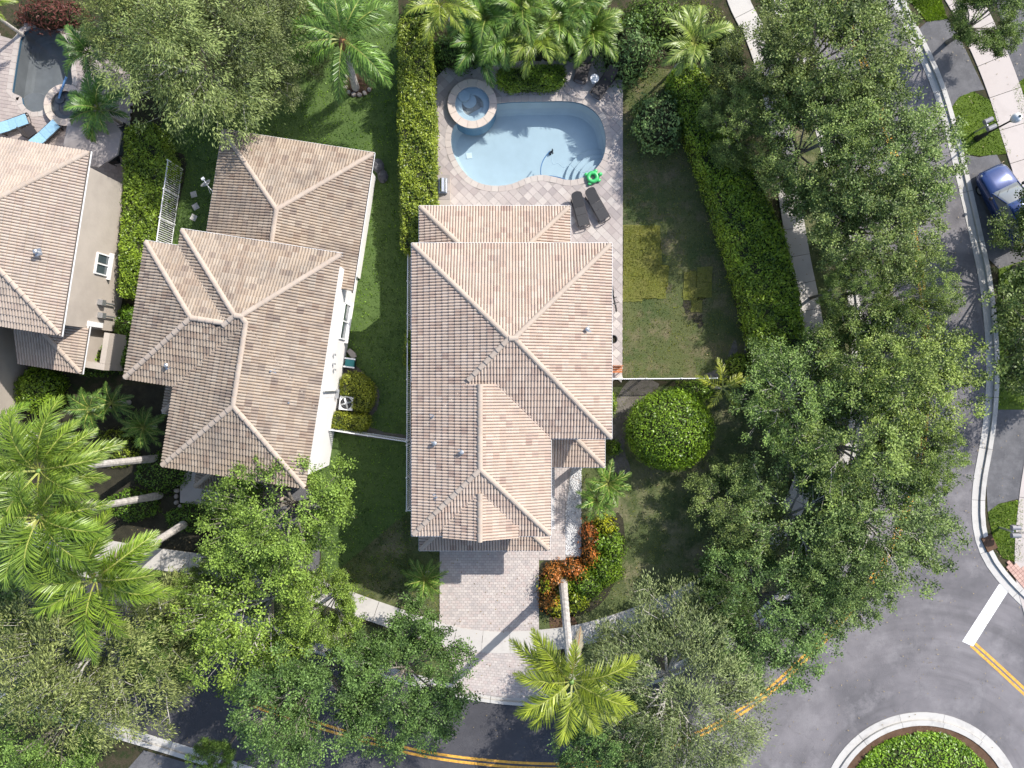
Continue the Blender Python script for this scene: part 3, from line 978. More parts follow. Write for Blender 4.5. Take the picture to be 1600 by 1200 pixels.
def spa(name, label, c, r_out, r_in, plaster, wmat, height=0.42, nst=14, bench=True, copmat=None):
    root = thing(name, label, 'hot tub', (c.x, c.y, 0))
    m = MB()
    m.lathe([(r_out - .06, -1.0), (r_out - .06, height - .06)], k=48, cap=False)
    m.build('outer_wall', M['pool_tile'], root, True)
    m = MB()
    k = 48
    prof = [(r_in, height - .02), (r_in, .17), (r_in - .02, .16), (r_in * .66, .16), (r_in * .62, .14), (r_in * .60, .05), (0.01, .05)]
    m.lathe(prof, k=k)
    o = m.build('basin', plaster, root)
    m = MB()
    m.lathe([(r_in * .34, .05), (r_in * .34, .25), (r_in * .30, .265), (.01, .265)], (-r_in * .48, r_in * .52, 0), 24)
    m.lathe([(r_in * .40, .05), (r_in * .40, .10), (r_in * .36, .115), (.01, .115)], (-r_in * .18, r_in * .26, 0), 24)
    m.build('step', plaster, root)
    m = MB()
    m.box((r_in * .05, -r_in * .06, .06), (.26, .26, .02), .3)
    m.build('drain', M['white_metal'], root)
    m = MB()
    m.lathe([(r_in + .005, height - .12), (.01, height - .12)], k=48)
    m.build('water', wmat, root)
    for i in range(nst):
        a0, a1 = 2 * math.pi * i / nst + .006, 2 * math.pi * (i + 1) / nst - .006
        A = [a0 + (a1 - a0) * j / 4 for j in range(5)]
        m = MB()
        m.prism([(r_out * math.cos(a), r_out * math.sin(a)) for a in A] + [((r_in - .02) * math.cos(a), (r_in - .02) * math.sin(a)) for a in A[::-1]], height - .06, height, 0, random.random())
        m.build('coping_stone', copmat or M['coping'], root)
    return root


sc_ = P(938, 277)
basin('swimming_pool', 'freeform light blue swimming pool behind the main house', POOL_A, 1.35, M['pool_plaster'], None, M['water'],
      [(sc_.x, sc_.y, 0.85, -.32, 0), (sc_.x, sc_.y, 1.22, -.58, 0), (sc_.x, sc_.y, 1.6, -.86, 0), (sc_.x, sc_.y, 2.0, -1.12, 0)], drain=P2(733, 243, -1.3))
spa('hot_tub', 'round raised spa with pale stone rim at the blue pool corner', *SPA_A, M['pool_plaster'], M['water'])
sB = P(62, 160)
basin('swimming_pool', 'grey bottomed swimming pool at the top left corner', POOL_B, 1.3, M['pool_plaster_grey'], None, M['water_grey'],
      [(P(50, 168).x, P(50, 168).y, 1.0, -.3, 0)], 0.25)
spa('hot_tub', 'round spa with blue hose at the grey pool', *SPA_B, M['pool_plaster_grey'], M['water_grey'])

# ------------------------------------------------------------------ roofs and houses
PITCH = 0.40
TW, TE = 0.30, 0.34          # tile width, exposed length on the slope
prof_u = [0, .032, .075, .118, .15, .182, .225, .268, .30]
prof_w = [-.012, .052, .068, .052, -.012, .052, .068, .052, -.012]


def tile_polys():
    out = []
    L = TE + .03
    for i in range(8):
        a, b = (prof_u[i], prof_w[i]), (prof_u[i + 1], prof_w[i + 1])
        out.append([(a[0], 0, a[1] + .048), (b[0], 0, b[1] + .048), (b[0], L, b[1]), (a[0], L, a[1])])
        out.append([(a[0], 0, -.005), (b[0], 0, -.005), (b[0], 0, b[1] + .048), (a[0], 0, a[1] + .048)])
    return out


TILE = tile_polys()


def tile_mesh(mat):
    m = MB()
    for q in TILE:
        m.poly(q)
    return m.mesh('roof_tile', mat)


def cap_mesh(mat):
    m = MB()
    k = 6
    vs_ = []
    for (y, r_, z) in ((0, .135, .035), (.44, .115, .0)):
        for j in range(k + 1):
            a = math.pi * j / k
            vs_.append((r_ * math.cos(a), y, z + r_ * math.sin(a) * .75))
    fs = [(j, j + 1, k + 2 + j, k + 1 + j) for j in range(k)]
    fs = [f[::-1] for f in fs]
    fs.append(tuple(range(k + 1)))
    m.mesh_part(vs_, fs)
    return m.mesh('ridge_tile', mat)


def clip_poly(poly, f):
    out = []
    n_ = len(poly)
    for i in range(n_):
        a, b = poly[i], poly[(i + 1) % n_]
        fa, fb = f(a), f(b)
        if fa >= 0:
            out.append(a)
        if (fa >= 0) != (fb >= 0):
            t = fa / (fa - fb)
            out.append(tuple(a[k] + (b[k] - a[k]) * t for k in range(len(a))))
    return out


class Block:
    """hip or gable roof block: rectangle, eave height, which sides slope down to an eave"""

    def __init__(s, x0, x1, y0, y1, ez, sides='NSEW', gutters=None, pitch=PITCH):
        s.x0, s.x1, s.y0, s.y1, s.ez, s.sides, s.p = x0, x1, y0, y1, ez, sides, pitch
        s.gutters = sides if gutters is None else gutters

    def d(s, k, x, y):
        return {'S': y - s.y0, 'N': s.y1 - y, 'W': x - s.x0, 'E': s.x1 - x}[k]

    def z(s, x, y):
        if min(s.d(k, x, y) for k in 'NSEW') < -1e-6:
            return -99
        return s.ez + s.p * min(s.d(k, x, y) for k in s.sides)


def build_roof(house, name, blocks, theta, mat, gutter=True, n_ind=300, lift=0.0, others=()):
    ct, st = math.cos(theta), math.sin(theta)
    Rz = Matrix.Rotation(theta, 4, 'Z')

    def union(x, y):
        return max(b.z(x, y) for b in blocks)

    def W(x, y, z):
        return (x * ct - y * st, x * st + y * ct, z)

    # deck
    dk = MB()
    faces = {}
    for bi, b in enumerate(blocks):
        for k in b.sides:
            poly = [(b.x0, b.y0), (b.x1, b.y0), (b.x1, b.y1), (b.x0, b.y1)]
            for o in b.sides:
                if o != k:
                    poly = clip_poly(poly, lambda q, o=o: b.d(o, *q) - b.d(k, *q))
            faces[(bi, k)] = poly
            if len(poly) > 2:
                dk.poly([W(q[0], q[1], b.ez + b.p * b.d(k, *q) - .02) for q in poly])
    roof = dk.build(name, M['underlay_trough_shade'], house, False, True)
    # tiles
    cells = {}
    for bi, b in enumerate(blocks):
        cosp = 1 / math.sqrt(1 + b.p * b.p)
        step = TE * cosp
        for k in b.sides:
            horiz = k in 'NS'
            a0, a1 = (b.x0, b.x1) if horiz else (b.y0, b.y1)
            depth = (b.y1 - b.y0) if horiz else (b.x1 - b.x0)
            base = {'S': b.y0, 'N': b.y1, 'W': b.x0, 'E': b.x1}[k]
            # frame: d along eave, s up slope (plan part), right-handed with normal up
            dv = {'S': (1, 0), 'N': (-1, 0), 'W': (0, -1), 'E': (0, 1)}[k]
            sv = {'S': (0, 1), 'N': (0, -1), 'W': (1, 0), 'E': (-1, 0)}[k]
            i0, i1 = (math.floor(a0 / TW), math.ceil(a1 / TW)) if dv[0] + dv[1] > 0 else (math.floor(-a1 / TW), math.ceil(-a0 / TW))
            for j in range(int(depth / step) + 1):
                for i in range(i0, i1):
                    def pl(u, v):
                        dd = v * cosp - .05
                        if horiz:
                            return (dv[0] * u, base + sv[1] * dd)
                        return (base + sv[0] * dd, dv[1] * u)
                    u0, v0 = i * TW, j * TE
                    cor = [pl(u0, v0), pl(u0 + TW, v0), pl(u0 + TW, v0 + TE), pl(u0, v0 + TE)]
                    conds = [(lambda q, o=o: b.d(o, *q) - b.d(k, *q)) if o in b.sides else (lambda q, o=o: b.d(o, *q)) for o in 'NSEW' if o != k]
                    vals = [[c(q) for q in cor] for c in conds]
                    if any(max(v) <= 0 for v in vals):
                        continue
                    full = all(min(v) >= -1e-6 for v in vals)
                    # buried under another block?
                    bur = True
                    for q in cor:
                        zq = b.ez + b.p * b.d(k, *q)
                        if union(*q) < zq + .10:
                            bur = False
                    cc = (sum(q[0] for q in cor) / 4, sum(q[1] for q in cor) / 4)
                    if bur or union(*cc) > b.ez + b.p * b.d(k, *cc) + .16:
                        continue
                    key = (k, i, round((base + b.ez) * 100), j)
                    e = (full, bi, k, u0, v0, dv, sv, base, cosp, cc)
                    if key not in cells or (full and not cells[key][0]):
                        cells[key] = e
    tm = tile_mesh(mat)
    rest = MB()
    fulls = [e for e in cells.values() if e[0]]
    fulls.sort(key=lambda e: -(blocks[e[1]].ez + blocks[e[1]].p * blocks[e[1]].d(e[2], *e[9])))
    chosen = set(id(e) for e in fulls[:n_ind])
    for e in cells.values():
        full, bi, k, u0, v0, dv, sv, base, cosp, cc = e
        b = blocks[bi]
        sinp = b.p * cosp

        def loc(u, v, w):
            dd = v * cosp - w * sinp - .05
            z = b.ez + v * sinp + w * cosp - .05 * b.p
            if k in 'NS':
                return (dv[0] * u, base + sv[1] * dd, z)
            return (base + sv[0] * dd, dv[1] * u, z)
        if id(e) in chosen:
            o_ = loc(u0, v0, 0)
            X = Vector((dv[0], dv[1], 0))
            Y = Vector((sv[0] * cosp, sv[1] * cosp, sinp))
            Z = X.cross(Y)
            mt = Matrix((X, Y, Z)).transposed().to_4x4()
            mt.translation = o_
            link('roof_tile', tm, roof, Rz @ mt @ Matrix.Rotation(random.uniform(-.008, .008), 4, 'Z'))
            continue
        conds = [(lambda q, o=o: b.d(o, q[0], q[1]) - b.d(k, q[0], q[1])) if o in b.sides else (lambda q, o=o: b.d(o, q[0], q[1])) for o in 'NSEW' if o != k]
        t = random.random()
        jit = random.uniform(-.006, .006)
        for q in TILE:
            pts = [loc(u0 + a[0], v0 + a[1], a[2] + jit) for a in q]
            if not full:
                for c in conds:
                    pts = clip_poly(pts, c)
                    if len(pts) < 3:
                        break
            if len(pts) >= 3:
                rest.poly([W(*p) for p in pts], 0, t)
    if rest.f:
        o = rest.build('roof_tile_field', mat, roof)
        o['kind'] = 'stuff'
    # ridge and hip caps
    cm = cap_mesh(M['ridge_tile'])
    for bi, b in enumerate(blocks):
        for k in b.sides:
            poly = faces[(bi, k)]
            for i in range(len(poly)):
                A, B = poly[i], poly[(i + 1) % len(poly)]
                mid = ((A[0] + B[0]) / 2, (A[1] + B[1]) / 2)
                for o in b.sides:
                    if o > k and abs(b.d(o, *A) - b.d(k, *A)) < 1e-4 and abs(b.d(o, *B) - b.d(k, *B)) < 1e-4:
                        za, zb = b.ez + b.p * b.d(k, *A), b.ez + b.p * b.d(k, *B)
                        a3, b3 = Vector((*A, za)), Vector((*B, zb))
                        if zb < za:
                            a3, b3 = b3, a3
                        ln = (b3 - a3).length
                        if ln < .2:
                            continue
                        d = (b3 - a3).normalized()
                        nrm2 = Vector((-d.y, d.x, 0)).normalized()
                        n_ = max(1, round(ln / .40))
                        for s in range(n_):
                            p = a3 + d * (ln * s / n_)
                            c = a3 + d * (ln * (s + .5) / n_)
                            l_, r_ = c + nrm2 * .25, c - nrm2 * .25
                            if union(c.x, c.y) > c.z + .03 or union(l_.x, l_.y) > c.z - .035 or union(r_.x, r_.y) > c.z - .035:
                                continue
                            Y = d
                            X = Y.cross(Vector((0, 0, 1))).normalized()
                            Z = X.cross(Y)
                            mt = Matrix((X, Y, Z)).transposed().to_4x4()
                            mt.translation = p + Vector((0, 0, .035))
                            link('ridge_tile', cm, roof, Rz @ mt)
    # gutters
    if gutter:
        for b in blocks:
            for k in b.gutters:
                horiz = k in 'NS'
                a0, a1 = (b.x0, b.x1) if horiz else (b.y0, b.y1)
                base = {'S': b.y0, 'N': b.y1, 'W': b.x0, 'E': b.x1}[k]
                sg = -1 if k in 'SW' else 1
                n_ = max(1, int((a1 - a0) / .25))
                run = None
                runs = []
                for i in range(n_ + 1):
                    a = a0 + (a1 - a0) * min(i + .5, n_ - .01) / n_
                    q = (a, base + sg * .06) if horiz else (base + sg * .06, a)
                    ok = i < n_ and all(o is b or o.z(*q) < b.ez - .3 for o in blocks)
                    if ok and run is None:
                        run = i
                    if not ok and run is not None:
                        runs.append((run, i))
                        run = None
                for r0, r1 in runs:
                    A, B = a0 + (a1 - a0) * r0 / n_ - .1 * (r0 == 0), a0 + (a1 - a0) * r1 / n_ + .1 * (r1 == n_)
                    m = MB()
                    for o0, w_, z0, z1 in ((-.03, .02, -.12, -.015), (.012, .10, -.10, -.085), (.11, .016, -.10, -.015)):
                        cpos = base + sg * (o0 + w_ / 2 - (0 if True else 0))
                        c = ((A + B) / 2, cpos) if horiz else (cpos, (A + B) / 2)
                        dm = (B - A, w_) if horiz else (w_, B - A)
                        m.box(W(c[0], c[1], b.ez + (z0 + z1) / 2), (dm[0], dm[1], z1 - z0), theta, 1 if w_ == .10 else 0)  # trough floor coloured dark for dirt and the shade inside the gutter
                    m.build('gutter', [M['white_metal'], M['underlay_trough_shade']], house, False, True)
    return roof


def rot2(x, y, th):
    return (x * math.cos(th) - y * math.sin(th), x * math.sin(th) + y * math.cos(th))


def wall_box(house, x0, x1, y0, y1, z0, z1, th, mat, name='wall'):
    m = MB()
    m.prism([rot2(x, y, th) for x, y in ((x0, y0), (x1, y0), (x1, y1), (x0, y1))], z0, z1)
    return m.build(name, mat, house, False, True)


def window_e(house, u, v0, v1, z0, z1, th, facing=1, panes=2):
    """window on an east (or west) facing wall at local u"""
    fr = MB()
    t = .07
    for (a0, a1, b0, b1) in ((v0, v1, z0, z0 + t), (v0, v1, z1 - t, z1), (v0, v0 + t, z0 + t, z1 - t), (v1 - t, v1, z0 + t, z1 - t), ((v0 + v1) / 2 - t / 2, (v0 + v1) / 2 + t / 2, z0 + t, z1 - t)):
        c = rot2(u + .03 * facing, (a0 + a1) / 2, th)
        fr.box((c[0], c[1], (b0 + b1) / 2), (.12, a1 - a0, b1 - b0), th)
    w = fr.build('window', M['white_metal'], house, False, True)
    for k in range(2):
        a0 = v0 + t + k * (v1 - v0) / 2
        a1 = a0 + (v1 - v0) / 2 - 1.5 * t
        g = MB()
        c = rot2(u + .012 * facing, (a0 + a1) / 2, th)
        g.box((c[0], c[1], (z0 + z1) / 2), (.03, a1 - a0, z1 - z0 - 2 * t), th)
        g.build('pane', M['glass'], w)
    s = MB()
    c = rot2(u + .1 * facing, (v0 + v1) / 2, th)
    s.box((c[0], c[1], z0 - .05), (.2, v1 - v0 + .3, .1), th)
    s.build('sill', M['white_wall'], w)


def vent(house, p, kind=0, name='vent_pipe'):
    m = MB()
    m.lathe([(.045, -.1), (.045, .22), (.01, .22)], p, 10)
    m.box((p[0], p[1], p[2] + .0), (.34, .34, .03), .3)
    if kind:
        m.sphere((p[0], p[1], p[2] + .24), .12, 8, sz=.7)
    m.build(name, M['grey_metal'], house, False, True)


# ---- main house (centre)
main = thing('house', 'large central house with cream pink tiled hip roof beside the blue pool', 'house', (0, 0, 0))
EZ = 5.9
mb = [Block(-4.87, 4.84, -2.60, 6.87, EZ), Block(-4.87, 1.84, -7.42, 0.0, EZ, 'SEW'), Block(-3.32, 0.24, -7.56, -4.5, 6.08, 'EW', '')]
build_roof(main, 'roof', mb, 0, M['tile_cream'])
build_roof(main, 'rear_roof', [Block(-4.86, 3.02, 6.0, 9.42, 3.1, 'NEW')], 0, M['tile_cream'], n_ind=0)
build_roof(main, 'porch_roof', [Block(1.5, 4.86, -4.35, -1.0, 3.1, 'SE')], 0, M['tile_cream'], n_ind=0)
build_roof(main, 'garage_roof', [Block(-4.86, 1.92, -8.8, -6.0, 3.1, 'SEW')], 0, M['tile_cream'], n_ind=0)
wall_box(main, -4.42, 4.39, -2.15, 6.42, 0, 5.88, 0, M['white_wall'])
wall_box(main, -4.42, 1.40, -6.98, -2.16, 0, 5.88, 0, M['white_wall'])
wall_box(main, -4.42, 2.55, 6.43, 8.98, 0, 3.08, 0, M['white_wall'])
wall_box(main, -4.42, 1.40, -8.35, -6.99, 0, 3.08, 0, M['white_wall'], 'garage_wall')
gw = MB()
gw.poly([(-3.1, -7.2, 5.7), (.02, -7.2, 5.7), (.02, -7.2, 6.1), (-1.54, -7.2, 6.76), (-3.1, -7.2, 6.1)])
gw.build('gable_wall', M['white_wall'], main, False, True)
for i, (x, y) in enumerate(((1.7, -4.1), (4.6, -4.1))):
    c = MB()
    c.box((x if i else 1.75, y, 1.5), (.3, .3, 3.0))
    c.build('porch_column', M['white_wall'], main, False, True)
gd = MB()
gd.box((-1.5, -8.37, 1.15), (4.9, .08, 2.3))
gd.build('garage_door', M['white_metal'], main, False, True)
for (px, py, kd) in ((678, 650, 0), (680, 692, 1), (722, 706, 1), (683, 776, 0), (917, 515, 1)):
    for b in mb[:2]:
        q = P(px, py, 6.6)
        z = max(bb.z(q.x, q.y) for bb in mb)
        if z > 0:
            q = P(px, py, z)
            vent(main, (q.x, q.y, z), kd)
            break

# ---- middle left house (turned about nine degrees)
TH = R(-8.8)
h2 = thing('house', 'middle house with weathered tan tiled roof and bright white side wall', 'house', (0, 0, 0))
b2 = [Block(-17.25, -9.37, -2.6, 5.0, EZ, 'NSEW', 'N'), Block(-18.93, -13.3, -2.6, 4.15, EZ, 'NSW', 'N'), Block(-16.45, -9.37, -6.6, 1.0, EZ, 'SEW', '')]
build_roof(h2, 'roof', b2, TH, M['tile_tan'])
# north single storey wing
nw = P(350, 205, 3.1)
ne = P(582, 241, 3.1)
lu0, lv0 = rot2(nw.x, nw.y, -TH)
lu1, lv1 = rot2(ne.x, ne.y, -TH)
build_roof(h2, 'rear_roof', [Block(lu0, lu1, 3.6, (lv0 + lv1) / 2, 3.1, 'NEW', 'NEW')], TH, M['tile_tan'], n_ind=0)
wall_box(h2, -16.05, -9.72, -6.25, -2.26, 0, 5.88, TH, M['white_wall'])
wall_box(h2, -16.9, -9.72, -2.25, 4.65, 0, 5.88, TH, M['white_wall'])
wall_box(h2, -18.55, -16.91, -2.25, 3.8, 0, 5.88, TH, M['white_wall'])
wall_box(h2, lu0 + .35, lu1 - .35, 4.66, lv1 - .4, 0, 3.08, TH, M['white_wall'])
g0 = rot2(*P2(285, 735, 3.1), -TH)
build_roof(h2, 'entry_roof', [Block(-15.9, -11.2, -8.0, -5.6, 3.0, 'SEW', '')], TH, M['tile_tan'], n_ind=0)
build_roof(h2, 'side_roof', [Block(-18.2, -15.9, -4.3, -2.0, 3.0, 'SW', 'S')], TH, M['tile_tan'], n_ind=0)
wall_box(h2, -15.5, -12.0, -7.6, -6.26, 0, 2.95, TH, M['white_wall'])
window_e(h2, -9.72, 1.0, 3.0, .95, 2.35, TH)
for (u, v, z, d) in ((-9.66, -1.9, 2.4, (.12, .06, 3.0)), (-9.6, -2.05, 1.2, (.2, .5, .08)), (-9.62, .1, 3.0, (.12, .12, .12)), (-9.62, -.4, 2.8, (.12, .1, .14)), (-9.62, -.7, 2.5, (.12, .1, .14))):
    c = rot2(u, v, TH)
    m = MB()
    m.box((c[0], c[1], z), d, TH)
    m.build('wall_fitting', M['grey_metal'], h2, False, True)
for (px, py, kd) in ((263, 571, 1), (425, 580, 0), (453, 629, 0)):
    q = P(px, py, 6.8)
    u, v = rot2(q.x, q.y, -TH)
    z = max(bb.z(u, v) for bb in b2)
    if z > 0:
        q = P(px, py, z)
        vent(h2, (q.x, q.y, z), kd)

# ---- left house
h1 = thing('house', 'beige walled house with sand tiled roof cut by the left edge', 'house', (0, 0, 0))
T1 = R(-9)
build_roof(h1, 'roof', [Block(-35.0, -22.48, -1.06, 8.02, EZ, 'NSE', 'E')], T1, M['tile_sand'])
build_roof(h1, 'entry_roof', [Block(-26.2, -22.85, -2.98, -.6, 3.1, 'SE', 'E')], T1, M['tile_sand'], n_ind=0)
build_roof(h1, 'front_roof', [Block(-35.0, -27.3, -9.5, -.5, EZ, 'SEW', '')], T1, M['tile_sand'], n_ind=0)
wall_box(h1, -34.5, -23.0, -.6, 7.55, 0, 5.88, T1, M['beige_wall'])
wall_box(h1, -34.5, -27.75, -9.0, -.61, 0, 5.88, T1, M['beige_wall'])
wall_box(h1, -26.0, -23.4, -2.5, -.61, 0, 3.08, T1, M['beige_wall'])
for x0, x1, y0, y1 in ((-22.9, -21.25, -2.75, -2.4), (-21.55, -21.25, -2.39, -.7)):
    wall_box(h1, x0 - .9, x1 - .9, y0, y1, 0, 2.2, T1, M['beige_wall'], 'courtyard_wall')
window_e(h1, -23.0, 2.35, 3.5, 1.9, 3.1, T1)
for (v, z) in ((.9, 2.2), (.2, 2.0)):
    c = rot2(-22.85, v, T1)
    m = MB()
    m.box((c[0], c[1], z), (.28, .3, .35), T1)
    m.lathe([(.05, -1.2), (.05, 0)], (c[0], c[1], z), 8)
    m.build('meter_box', M['grey_metal'], h1, False, True)
for (px, py) in ((63, 395),):
    q = P(px, py, 6.6)
    vent(h1, (q.x, q.y, 6.75), 1)
for (u, v, z, s) in ((-22.95, -.35, 2.3, .5), (-27.7, -4.3, 3.2, .5)):
    c = rot2(u, v, T1)
    m = MB()
    m.box((c[0], c[1], z), (.1, .28, 1.3), T1)
    m.build('wall_light', M['white_metal'], h1, False, True)

# ------------------------------------------------------------------ fences
pick = MB()
pick.box((0, 0, .5), (.036, .03, 1.0))
PICK = pick.mesh('picket', M['white_metal'])


def fence(p0, p1, h, label, every=.115):
    p0, p1 = Vector((p0[0], p0[1], 0)), Vector((p1[0], p1[1], 0))
    d = p1 - p0
    L = d.length
    d.normalize()
    a = math.atan2(d.y, d.x)
    root = thing('fence', label, 'fence', p0, a)
    for z in (h - .04, .1):
        m = MB()
        m.box((L / 2, 0, z), (L, .045, .04 if z < h - .1 else .05))
        m.build('rail', M['white_metal'], root)
    npst = max(1, round(L / 1.9))
    for i in range(npst + 1):
        m = MB()
        m.box((L * i / npst, 0, h / 2 + .03), (.065, .065, h + .06))
        m.box((L * i / npst, 0, h + .07), (.08, .08, .03), 0, 0, 0, .5)
        m.build('post', M['white_metal'], root)
    n_ = int(L / every)
    for i in range(1, n_):
        o = link('picket', PICK, root, Matrix.Translation((L * i / n_, 0, .05)) @ Matrix.Diagonal((1, 1, h - .05, 1)))
    return root


fence(P2(637, 388, 1.5), P2(635, 798, 1.5), 1.5, 'long white picket fence close along the left wall of the central house')
fence(P2(635, 798, 1.5), P2(652, 798, 1.5), 1.5, 'short white fence return at the lower left corner of the central house')
fence(P2(516, 672, 1.5), P2(634, 690, 1.5), 1.5, 'white picket fence crossing the side lawn below the box shrubs')
fence(P2(262, 250, 1.8), P2(243, 385, 1.8), 1.8, 'white picket fence beside the tall hedge left of the middle house')
fence(P2(955, 592, 1.5), P2(1120, 591, 1.5), 1.5, 'white picket fence between back yard and front lawn')

# ------------------------------------------------------------------ foliage


def set_tree(o, c):
    o.color = (*c, 1.0)


def leaf_cloud(cent, n, rad, L, W, up=0.6, flat=0.7, seed=0, clump_t=0.5, streak=0):
    """n leaves about each clump centre"""
    g = np.random.default_rng(seed)
    k = len(cent)
    C = np.repeat(cent, n, axis=0)
    off = g.normal(size=(k * n, 3)) * rad
    off[:, 2] *= flat
    c = C + off
    ax = unit(off + g.normal(size=(k * n, 3)) * rad * .7)
    ax[:, 2] *= .5
    if streak:
        rd = C * np.array([1, 1, 0])
        ax = unit(ax * (1 - streak) + unit(rd) * streak + np.array([0, 0, -.25]))
    nr = g.normal(size=(k * n, 3)) * .55
    nr[:, 2] += up
    LL = L * g.uniform(.7, 1.3, k * n)
    q = leaf_quads(c, ax, unit(nr), LL, LL * W)
    ct = np.repeat(g.random(k), n)
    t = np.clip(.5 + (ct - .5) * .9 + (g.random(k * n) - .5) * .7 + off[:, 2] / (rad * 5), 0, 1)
    return q, t


def tree_proto(seed, Rr, Hh, trunk_h, style):
    """branch skeleton and leaf clumps of one tree, origin at the trunk foot"""
    g = np.random.default_rng(seed)
    br = MB()
    tk = MB()
    top = Vector((g.normal() * .15, g.normal() * .15, trunk_h))
    r0 = .035 * Rr + .05
    bs = style.get('bs', 1.0)
    tk.tube([(0, 0, -.05), (g.normal() * .05, g.normal() * .05, trunk_h * .5), top], [r0 * 1.35, r0, r0 * .85], 8)
    cl = []
    np_ = style.get('np', 11)
    for i in range(np_):
        az = 2 * math.pi * (i * .618034 + g.uniform(-.06, .06))
        el = style['el'][0] + (style['el'][1] - style['el'][0]) * ((i * .37 + g.random() * .3) % 1.0)
        ln = Rr * g.uniform(.72, 1.0)
        hx = ln * math.cos(el)
        hz = min((Hh - trunk_h), ln * math.sin(el) * 1.1)
        end = top + Vector((math.cos(az) * hx, math.sin(az) * hx, hz))
        mid = top.lerp(end, .5) + Vector((g.normal() * .2, g.normal() * .2, .12 * ln))
        pr = [top, mid, end]
        br.tube(pr, [r0 * .42, r0 * .24, .012], 5, 0, 0, False)
        for j in range(style.get('ns', 6)):
            t = .30 + .70 * (j + g.random() * .6) / style.get('ns', 6)
            t = min(t, 1)
            b0 = (top.lerp(mid, t * 2) if t < .5 else mid.lerp(end, t * 2 - 1))
            a2 = az + g.choice([-1, 1]) * g.uniform(.35, 1.15) * (1.2 - .6 * t)
            l2 = Rr * g.uniform(.24, .42) * (1.15 - .35 * t)
            e2 = b0 + Vector((math.cos(a2) * l2, math.sin(a2) * l2, l2 * g.uniform(-.05, .75)))
            m2 = b0.lerp(e2, .5) + Vector((0, 0, .06 * l2))
            br.tube([b0, m2, e2], [r0 * .13 * bs, r0 * .085 * bs, .009 * bs], 4, 0, 0, False)
            for k in range(style.get('nt', 5)):
                t3 = .25 + .75 * (k + g.random()) / style.get('nt', 5)
                b3 = b0.lerp(e2, min(1, t3))
                a3 = a2 + g.choice([-1, 1]) * g.uniform(.2, 1.2)
                l3 = Rr * g.uniform(.08, .17)
                e3 = b3 + Vector((math.cos(a3) * l3, math.sin(a3) * l3, l3 * g.uniform(style['dz'][0], style['dz'][1])))
                br.tube([b3, e3], [r0 * .055 * bs, .006 * bs], 3, 0, 0, False)
                cl.append(tuple(b3.lerp(e3, .55)))
                cl.append(tuple(e3))
    gx, gy = g.uniform(0, 6, 2)
    for q_ in range(style.get('shell', 190) + 22):
        rho, ph = math.sqrt(g.random()) * (.98 if q_ > 21 else .34), g.random() * 2 * math.pi
        x, y = Rr * rho * math.cos(ph), Rr * rho * math.sin(ph)
        if math.sin(x * 1.25 + gx) * math.cos(y * 1.35 + gy) + .5 * math.sin(x * 2.9 + y * 2.3) < style.get('gap', -.75) and q_ > 21:
            continue
        z = trunk_h + (Hh - trunk_h) * (.42 + .52 * math.sqrt(1 - rho * rho)) + g.normal() * .28 + .25 * math.sin(x * 2 + gx) * math.cos(y * 2.2)
        e3 = Vector((x, y, z))
        b3 = Vector((x * .80, y * .80, z - Rr * .17))
        br.tube([b3, e3], [r0 * .06, .005], 3, 0, 0, False)
        cl.append(tuple(e3))
    cl = np.array(cl)
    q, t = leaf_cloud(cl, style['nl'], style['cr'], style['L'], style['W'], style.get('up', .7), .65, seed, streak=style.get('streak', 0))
    hz = (cl[:, 2].max() - cl[:, 2].min()) + .01
    return (tk.mesh('trunk', M['bark']), br.mesh('branches', style['bm']), quads_mesh('crown', q, t, style['lm']))


OAK = dict(el=(R(8), R(75)), np=12, ns=6, nt=4, dz=(-.1, .6), nl=62, cr=.165, L=.118, W=.62, lm=M['leaf'], bm=M['bark'], up=.8, shell=190, gap=-.6)
FINE = dict(el=(R(5), R(70)), np=13, ns=6, nt=4, dz=(-.5, .35), nl=74, cr=.22, L=.15, W=.28, lm=M['leaf_fine'], bm=M['pale_bark'], up=.75, shell=260, streak=.45, bs=1.5)
SPARSE = dict(el=(R(10), R(65)), np=11, ns=6, nt=4, dz=(-.2, .5), nl=58, cr=.165, L=.118, W=.62, lm=M['leaf'], bm=M['pale_bark'], up=.8, shell=130, gap=-.4, bs=1.25)
protos = {
    'oak': [tree_proto(11 + i, 4.0, 7.6, 2.4, OAK) for i in range(4)],
    'fine': [tree_proto(31 + i, 4.2, 7.4, 2.2, FINE) for i in range(3)],
    'sparse': [tree_proto(51 + i, 4.0, 7.4, 2.2, SPARSE) for i in range(3)],
}


def tree(px, py, rpx, hc, kind, var, col, label, group=None, zs=1.0, lean=(0, 0)):
    """crown centre seen at px,py at height hc, crown radius rpx"""
    c = P(px, py, hc)
    rad = 1.06 * rpx * (CAM_H - hc) / FPX
    s = rad / 4.0
    tk, br, cr = protos[kind][var % len(protos[kind])]
    rz = random.random() * 6.28
    root = thing('tree', label, 'tree', (c.x - lean[0], c.y - lean[1], 0), rz, group)
    zs = hc / 5.0 * zs
    lx, ly = rot2(lean[0], lean[1], -rz)
    sh = Matrix(((1, 0, lx / hc, 0), (0, 1, ly / hc, 0), (0, 0, 1, 0), (0, 0, 0, 1)))
    for nm_, me in (('trunk', tk), ('branches', br), ('crown', cr)):
        o = link(nm_, me, root, sh @ Matrix.Diagonal((s, s, zs, 1)))
        if nm_ == 'crown':
            set_tree(o, col)
    return root


